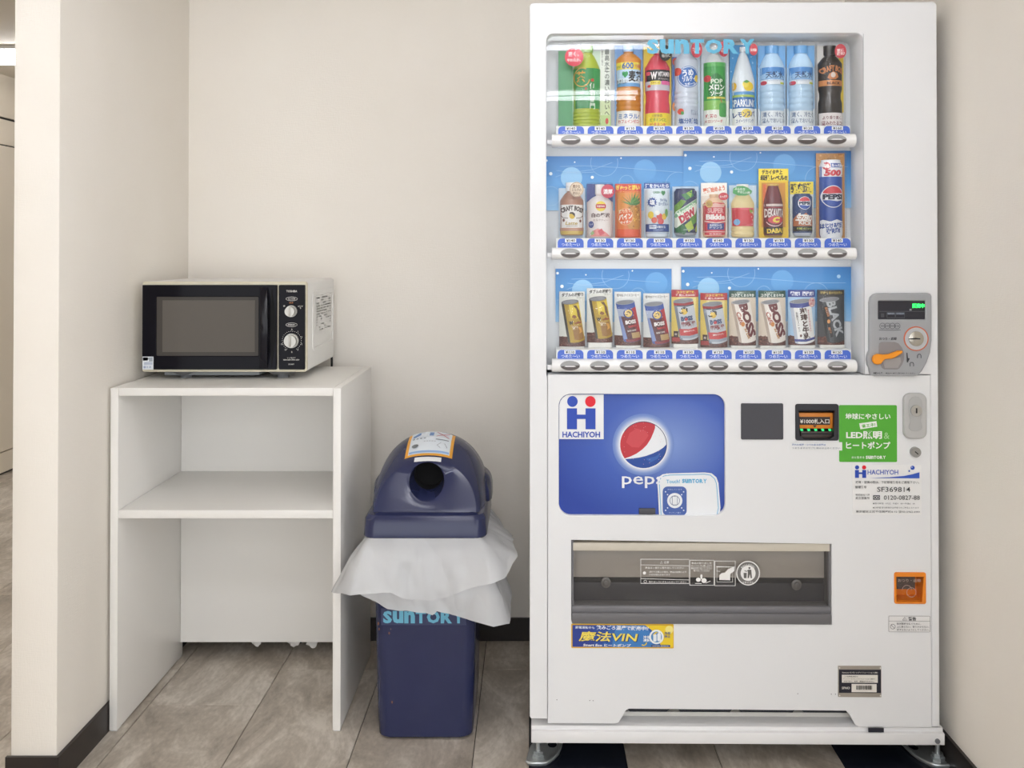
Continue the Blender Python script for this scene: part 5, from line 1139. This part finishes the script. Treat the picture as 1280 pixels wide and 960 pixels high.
d = Drink(1, 951.5, 208, 989, 296, 'maroon vitamin soda bottle on tall yellow card with black lettering'); d.card('#e3bd2f', lambda p: (p.R(951.5, 208, 989, 224, '#ecd43f'), p.T('デカイタ史上', 968.5, 212.3, 26, 6.4, '#2c2622', .05), p.T('最強レベル!!', 970.5, 219.5, 34, 7, '#2c2622', .06), p.R(955, 226, 985, 282, '#c98a2f'), p.R(957, 228, 961, 280, '#d96a35')))
def b_(p):
    p.R(954, 253, 984, 256, '#d8c9c4'); p.T('DEKAVITA', 969.5, 264.5, 23.5, 11, '#e6dcda', .03); p.R(954, 257, 984, 258, '#a8424f'); p.E(970.5, 273, 9.5, 5, '#c9404f', 24); p.T('C', 971, 273, 9, 7.5, '#e9cf4a', .09, 0, .2); p.ring(969.5, 273, 11, 8.4, 1, '#e2c4c4', 20, 160); p.R(955, 282, 984, 291, '#2c2320'); p.T('DABA!', 970, 286.7, 20, 6, '#e3c53f', .05, -3)
d.relief('bottle', 969.5, [(227.5, 6.5), (229, 7), (231, 6.8), (240, 9.5), (248, 11.3), (252, 12), (255, 12.2), (280, 12.2), (290, 12), (292.5, 11)], '#6a242b', b_, caps=[('bottle_cap', 227.5, 230, '#c9a44a')]); d.cover(224)

d = Drink(1, 991, 224.5, 1020.5, 296, 'slim navy cola can below a small yellow banner', 'sample_can'); d.card('#cfd3cf', lambda p: (p.R(991, 224.5, 1020.5, 240.5, '#e5d03f'), p.T('強刺激', 1005.5, 232.4, 27.5, 12, '#22242a', .05, -2)))
def globe(p, cx, cy, r, word, wcol='#20304f', ww=1.7):
    p.E(cx, cy, r, r, '#e6e8ee', 32); p.P([(cx + .93 * r * math.cos(math.radians(a)), cy - .93 * r * math.sin(math.radians(a))) for a in range(20, 161, 10)] + [(cx - .4 * r, cy - .25 * r), (cx + .3 * r, cy - .3 * r)], '#d0424c')
    p.P([(cx + .93 * r * math.cos(math.radians(a)), cy - .93 * r * math.sin(math.radians(a))) for a in range(200, 341, 10)] + [(cx + .35 * r, cy + .42 * r), (cx - .35 * r, cy + .32 * r)], '#2f4fa2'); p.T(word, cx, cy + .02 * r, ww * r, .5 * r, wcol, .06)
def b_(p):
    globe(p, 1006.8, 252, 8.2, 'PEPSI'); p.P([(994, 272), (998, 266), (1003, 268), (1008, 264), (1012, 268), (1019, 266), (1019, 281), (994, 281)], '#b06a45'); p.T('生ZERO', 1007, 270, 20, 10, '#e6e2dc', .06, 5, .2); p.T('KICK', 1008, 277, 17, 5, '#d8d0c8', .05, 5); p.R(993, 281, 1020, 287.5, '#2b2c2b'); p.T('強炭酸×カフェイン', 1007, 284, 19, 2.6, '#b9c04a', .03)
d.relief('can', 1006.3, can_prof(240, 12.3, 293), '#2a4172', b_, caps=[('can_rim', 289.3, 293, '#b3bac6')]); d.cover(224)

d = Drink(1, 1024, 188.5, 1060, 296, 'tall blue and white cola can on an amber card, tallest on the middle shelf', 'sample_can'); d.card('#c08a4f', lambda p: [p.E(random.uniform(1026, 1058), random.uniform(190, 215), random.uniform(.6, 1.6), random.uniform(.6, 1.6), random.choice(('#e0b27a', '#a86a38', '#d99a55')), 8, k > 0) for k in range(40)])
def b_(p):
    p.R(1026, 206, 1058, 219, '#e2e3e8'); p.E(1034, 205.5, 4.4, 5, '#c9414c', 20); p.T('増量', 1034, 205.5, 6, 6, '#f3e6e4', .03); p.R(1039, 202, 1054, 207.5, '#3f549c'); p.T('たっぷり', 1046.5, 204.7, 13, 3.8, '#eef0f6', .04); p.T('500', 1042, 214.3, 20.5, 8, '#c8404c', .06, 0, .2); p.T('ml', 1054.5, 217, 3, 2.4, '#c8404c', .03)
    globe(p, 1042, 244, 14, 'PEPSI', '#2a2f45', 1.75); p.R(1024, 275, 1060, 296, '#e3e6ec'); p.P([(1024, 276), (1030, 273), (1038, 275.5), (1046, 272.5), (1054, 275), (1060, 273), (1060, 279), (1024, 279)], '#e3e6ec'); p.T('はじける刺激\n爽快感!!', 1042, 283.5, 29, 13.5, '#33519c', .06, -4)
d.relief('can', 1042, [(197.5, 12), (199, 11.7), (206, 14.4), (291, 14.4), (295.5, 13)], '#2f4f9e', b_, caps=[('can_top', 197.5, 206, '#dfe1e6')]); d.cover(188.5)

# --- bottom shelf: bowed cards printed with tilted cans over coffee beans
def beans(p, x0, x1, y0, y1, seed):
    p.R(x0, y0, x1, y1, '#5c3a33'); random.seed(seed)
    for k in range(70):
        a, b = random.uniform(x0 + 1, x1 - 1), random.uniform(y0 - .6, y1 - .8); p.E(a, b, .9, .6, random.choice(('#7d5046', '#46291f', '#8f6053', '#6a4036')), 6, k > 0)
def tcan(p, cx, top, bot, hw, tilt, side, edge, fill, rim='#a9a9ad'):
    """a printed can leaning by tilt px across its height"""
    def X(u, v): return (cx + tilt * (.5 - v) * -1 + u * hw, top + (bot - top) * v + u * hw * -.10)
    el = [X(math.cos(t), .0) for t in [math.pi * k / 12 for k in range(24)]]
    def ring_(v, s): return [(X(math.cos(t), v)[0], X(math.cos(t), v)[1] + s * 3.2 * math.sin(t)) for t in [math.pi * k / 12 for k in range(13)]]
    p.P(ring_(0, 1)[::-1][:0] + [X(-1, 0)] + [X(-1, 1)] + ring_(1, 1)[::-1] + [X(1, 1), X(1, 0)], edge)
    p.P([X(-.72, 0), X(-.72, .97)] + [(q[0], q[1] - .3) for q in ring_(1, 1)[::-1][3:]] + [X(1, 0)], side)
    fill(p, X)
    top_e = [(X(math.cos(t), 0)[0], X(math.cos(t), 0)[1] - 3.0 * math.sin(t)) for t in [math.pi * k / 12 for k in range(24)]]
    p.P(top_e, rim); p.P([(cx + tilt * -.5 + (a - (cx - tilt * .5)) * .86, top + (b - top) * .8) for a, b in top_e], '#87888d')
def quad(X, u0, v0, u1, v1): return [X(u0, v0), X((u0 + u1) / 2, v0 + (.03 if u0 * u1 < 0 else 0)), X(u1, v0), X(u1, v1), X((u0 + u1) / 2, v1 + (.03 if u0 * u1 < 0 else 0)), X(u0, v1)]
def man(p, x, y, s, face, hair):      # small round head-and-pipe emblem
    p.E(x, y, s, s * 1.15, face, 18); p.P([(x - s, y - .2 * s), (x - .9 * s, y - s), (x, y - 1.35 * s), (x + s, y - .9 * s), (x + 1.05 * s, y + .3 * s), (x + .6 * s, y), (x + .5 * s, y - .6 * s), (x - .6 * s, y - .7 * s)], hair)
    p.line([(x - .3 * s, y + .5 * s), (x - 1.2 * s, y + .7 * s), (x - 1.5 * s, y + .3 * s)], .35 * s, hair)
def cofcard(x0, y0, x1, y1, label, bg, paint, seed, beansy=12.5):
    d = Drink(2, x0, y0, x1, y1, label, 'sample_can_card', .013)
    def f(p): 
        paint(p, x0, y0, x1, y1); 
    d.card(bg, f); d.cover(None, .034)
def gold(p, x0, y0, x1, y1):
    p.R(x0, y0 + 7, x1, y1, '#dcdcd4'); p.T('ダブルの深煎り', (x0 + x1) / 2 + .5, y0 + 4, 27.5, 4.8, '#2f2b28', .03, -2); p.T('コーヒー', x1 - 7, y0 + 7.6, 7, 1.6, '#4a4540'); beans(p, x0, x1, y1 - 12.5, y1, int(x0))
    cx = (x0 + x1) / 2
    def fill(p, X):
        p.P(quad(X, -.2, .06, 1, .42), '#d9bf35'); p.P(quad(X, -.2, .62, .9, .98), '#9a6f35'); p.P([X(.25, .1), X(.65, .1), X(.92, .25), X(.9, .55), X(.6, .38), X(.6, .2)], '#6a4a2a'); p.P([X(.1, .34), X(.4, .36), X(.5, .42), X(.2, .44), X(-.1, .40)], '#8a5a33'); p.P([X(.45, .66), X(.8, .68), X(.85, .8), X(.5, .84), X(.6, .76)], '#d39a45')
        a = X(0.05, .55); p.T('W', a[0] - 3.5, a[1], 5.4, 5, '#26221c', .06, -8); p.T('coffee', a[0] + 5, a[1] - .6, 8.6, 3, '#8a2f2a', .04, -8); a = X(.1, .68); p.T('微糖', a[0], a[1], 8, 4, '#e6d8b9', .03, -8); a = X(.1, .62); p.T('BLEND', a[0], a[1], 9, 1.5, '#c9a77a', .02, -8)
    tcan(p, cx + 1.2, y0 + 13, y1 - 8, 10.8, 8, '#b3932f', '#3f3a33', fill, '#6f6f73')
cofcard(699, 366.7, 731.5, 436, 'sample card of a gold striped coffee can, outermost on the bottom shelf', '#e3e3df', gold, 1)
cofcard(734, 362.5, 766.5, 431, 'sample card of a gold striped coffee can, second along the bottom shelf', '#e3e3df', gold, 2)
def rain(p, x0, y0, x1, y1):
    p.R(x0, y0 + 8, x1, y1, '#d9dcdc'); p.T('爽やかアイスコーヒー', (x0 + x1) / 2, y0 + 4.2, 28, 3.6, '#5c5a58', .02, -1); beans(p, x0, x1, y1 - 12.5, y1, int(x0))
    cx = (x0 + x1) / 2
    def fill(p, X):
        p.P(quad(X, -1, .02, 1, .16), '#3f57a2'); p.P(quad(X, -1, .16, 1, .36), '#aab3cc'); p.P(quad(X, -.75, .36, .5, .97), '#5a2a2c'); p.P([X(.4, .2), X(1, .14), X(1, .8), X(.7, .75), X(.85, .5)], '#b23438'); p.P(quad(X, .0, .82, .9, .97), '#b99a6a'); p.P([X(-1, .36), X(-.75, .36), X(-.55, .97), X(-.95, .97)], '#7f8fbf')
        a = X(.1, .30); p.E(a[0], a[1], 6.4, 6.2, '#33438a', 24); p.E(a[0], a[1], 4.8, 4.7, '#e0c06a', 20); man(p, a[0], a[1] + .2, 2.2, '#e3c47f', '#3a2a24'); a = X(.15, .53); p.T('BOSS', a[0], a[1], 13.5, 5, '#e4dcda', .06, -8); a = X(.25, .64); p.T('Rainbow', a[0], a[1], 10, 3, '#c93f40', .04, -12); a = X(.1, .76); p.T('BLEND COFFEE', a[0], a[1], 11, 2, '#e0d6cf', .03, -8)
    tcan(p, cx + 1, y0 + 13, y1 - 7.5, 11.6, 9.5, '#8a3a42', '#4a5a9a', fill, '#9aa0ab')
cofcard(769, 367, 802.5, 434.5, 'sample card of a blue and maroon iced coffee can, standing higher of that pair', '#e4e5e4', rain, 3)
cofcard(805.3, 369, 838.5, 437, 'sample card of a blue and maroon iced coffee can, standing lower of that pair', '#e4e5e4', rain, 4)
def silver(p, x0, y0, x1, y1):
    p.R(x0, y0 + 9, x1, y1, '#dcc46a'); p.R(x0 + 7, y0 + 9, x1 - 4, y1, '#e6d694'); p.R(x0, y0, x1, y0 + 9, '#b23a3f'); p.T('コクと微糖を', (x0 + x1) / 2, y0 + 2.8, 22, 3.2, '#e0c95a', .03, -1); p.T('進化したBOSS', (x0 + x1) / 2, y0 + 6.6, 24, 2.8, '#f0e2de', .03, -1); beans(p, x0, x1, y1 - 9, y1, int(x0)); p.R(x0 + 2.5, y1 - 16, x0 + 8, y1 - 8.5, '#4a3a38'); p.R(x0 + .5, y1 - 8, x0 + 10, y1 - 3, '#a84a4a'); p.T('新', x0 + 5.2, y1 - 12, 3, 3, '#d9cfc9')
    cx = (x0 + x1) / 2
    def fill(p, X):
        p.P(quad(X, -1, .04, 1, .11), '#a03a3f'); p.P(quad(X, -.72, .11, 1, .14), '#3b4354'); p.P(quad(X, -.9, .74, 1, .92), '#c13f3f'); p.P(quad(X, -.9, .92, 1, .99), '#9aa4b2'); a = X(-.1, .28); man(p, a[0], a[1], 4, '#dab64a', '#33302f'); a = X(.05, .48); p.T('BOSS', a[0], a[1], 15, 6, '#3f4f78', .06, -7); p.E(a[0] - 1, a[1] + 1, 2, 2, '#c13f45', 12); a = X(.1, .63); p.T('贅沢微糖', a[0], a[1], 18, 6.4, '#8d3a40', .05, -7); a = X(.1, .82); p.T('濃厚なコクとキレ', a[0], a[1], 15, 2.4, '#efdcd8', .03, -7)
    tcan(p, cx + 1, y0 + 13.5, y1 - 8, 12.2, 7.5, '#c3c8cf', '#79818e', fill, '#8f959d')
cofcard(841, 364.5, 875, 432.5, 'sample card of a silver can with red banner, standing higher of that pair', '#d9c58a', silver, 5)
cofcard(877.5, 368.5, 911.5, 437, 'sample card of a silver can with red banner, standing lower of that pair', '#d9c58a', silver, 6)
def cafe(p, x0, y0, x1, y1):
    p.R(x0, y0 + 8.5, x1, y1, '#d8cbbb'); p.R(x0, y0, x1, y0 + 8.5, '#35554a'); p.T('北海道産生クリーム', (x0 + x1) / 2, y0 + 2.4, 17, 2, '#b9c9bd', .02); p.T('コク深くまろやか', (x0 + x1) / 2, y0 + 5.8, 29, 4.2, '#eceee8', .035); beans(p, x0, x1, y1 - 11.5, y1, int(x0))
    cx = (x0 + x1) / 2
    def fill(p, X):
        a = X(.38, .48); p.T('BOSS', a[0], a[1], 44, 11, '#6a2f33', .06, 72); a = X(-.42, .42); p.T('Café', a[0], a[1], 17, 5.4, '#a85a45', .03, 72, .2); a = X(-.02, .62); p.E(a[0] - 3, a[1] - 2, 2.4, 3, '#c9823f', 14); a = X(.0, .82); p.T('au Lait', a[0] + 1, a[1], 14, 4, '#b9803f', .03, 68, .2)
    tcan(p, cx + 1.3, y0 + 14, y1 - 6.5, 11.6, 9, '#e6ded6', '#b3a294', fill, '#b3b0b3')
cofcard(913.7, 365.5, 947.5, 434.5, 'sample card of a white can with big sideways lettering, next to the silver cans', '#d8cbbb', cafe, 7)
cofcard(950.7, 365.5, 985, 434.5, 'sample card of a white can with big sideways lettering, next to the coffee milk card', '#d8cbbb', cafe, 8)
def milk(p, x0, y0, x1, y1):
    p.R(x0, y0 + 9, x1, y1, '#a9c9e6'); p.R(x0, y0, x1, y0 + 9, '#3a4590'); p.T('朝だ！満足だ！', (x0 + x1) / 2, y0 + 4.6, 29, 5.6, '#eef0f5', .05); beans(p, x0, x1, y1 - 11.5, y1, int(x0)); cx = (x0 + x1) / 2
    def fill(p, X):
        p.P(quad(X, -1, .02, 1, .14), '#3f4a8f'); p.P(quad(X, -1, .92, 1, .98), '#3f4a8f'); a = X(.05, .56); p.T('珈琲と牛乳', a[0] + 1, a[1], 9, 40, '#4a2f2a', .05, -8, vert=True); a = X(.62, .5); p.T('まろやかで飲みやすい', a[0], a[1], 2.6, 28, '#c25a60', .02, -8, vert=True); a = X(-.5, .5); p.T('深煎りコーヒー', a[0], a[1], 2.6, 24, '#5a5048', .02, -8, vert=True); a = X(-.4, .85); p.E(a[0], a[1], 1.4, 1.8, '#6a3f33', 10)
    tcan(p, cx + .5, y0 + 14, y1 - 5, 13, 6, '#e9e8e6', '#b9bfcc', fill, '#9a9fae'); p.E(x1 - 4.8, y0 + 15.5, 4.8, 6, '#e9dcd6', 20); p.ring(x1 - 4.8, y0 + 15.5, 4.6, 5.8, .6, '#b8434c'); p.T('期間\n限定', x1 - 4.8, y0 + 15.6, 6, 7.5, '#b8434c', .03)
cofcard(988, 364.5, 1022, 434, 'sample card of a white coffee milk can on pale blue', '#a9c9e6', milk, 9)
def black(p, x0, y0, x1, y1):
    p.R(x0, y0, x1, y0 + 7, '#3f3a35'); p.T('深煎り豆の焙き深み', (x0 + x1) / 2, y0 + 3.6, 28, 3.4, '#b9a25a', .03); beans(p, x0, x1, y1 - 10, y1, int(x0)); cx = (x0 + x1) / 2
    def fill(p, X):
        a = X(.25, .47); p.T('BLACK', a[0], a[1], 46, 11.5, '#b3b6ba', .045, 74); a = X(-.5, .45); p.P([X(-.75, .16), X(-.42, .14), X(-.3, .9), X(-.62, .92)], '#2a2321'); p.T('BOSS', a[0] - 1, a[1] - 8, 12, 3.2, '#b5764a', .04, 74); p.E(a[0] + .6, a[1] + 4, 1.9, 2.6, '#c98a4a', 12); p.T('無糖', a[0] + 2, a[1] + 15, 8, 3, '#b5764a', .03, 74)
    tcan(p, cx + 1.2, y0 + 12, y1 - 6, 12, 8.5, '#4a4d52', '#2b2c30', fill, '#9a9da2')
cofcard(1025, 364.5, 1059, 433.5, 'sample card of a black can on dark grey, last on the bottom shelf', '#47474a', black, 10)
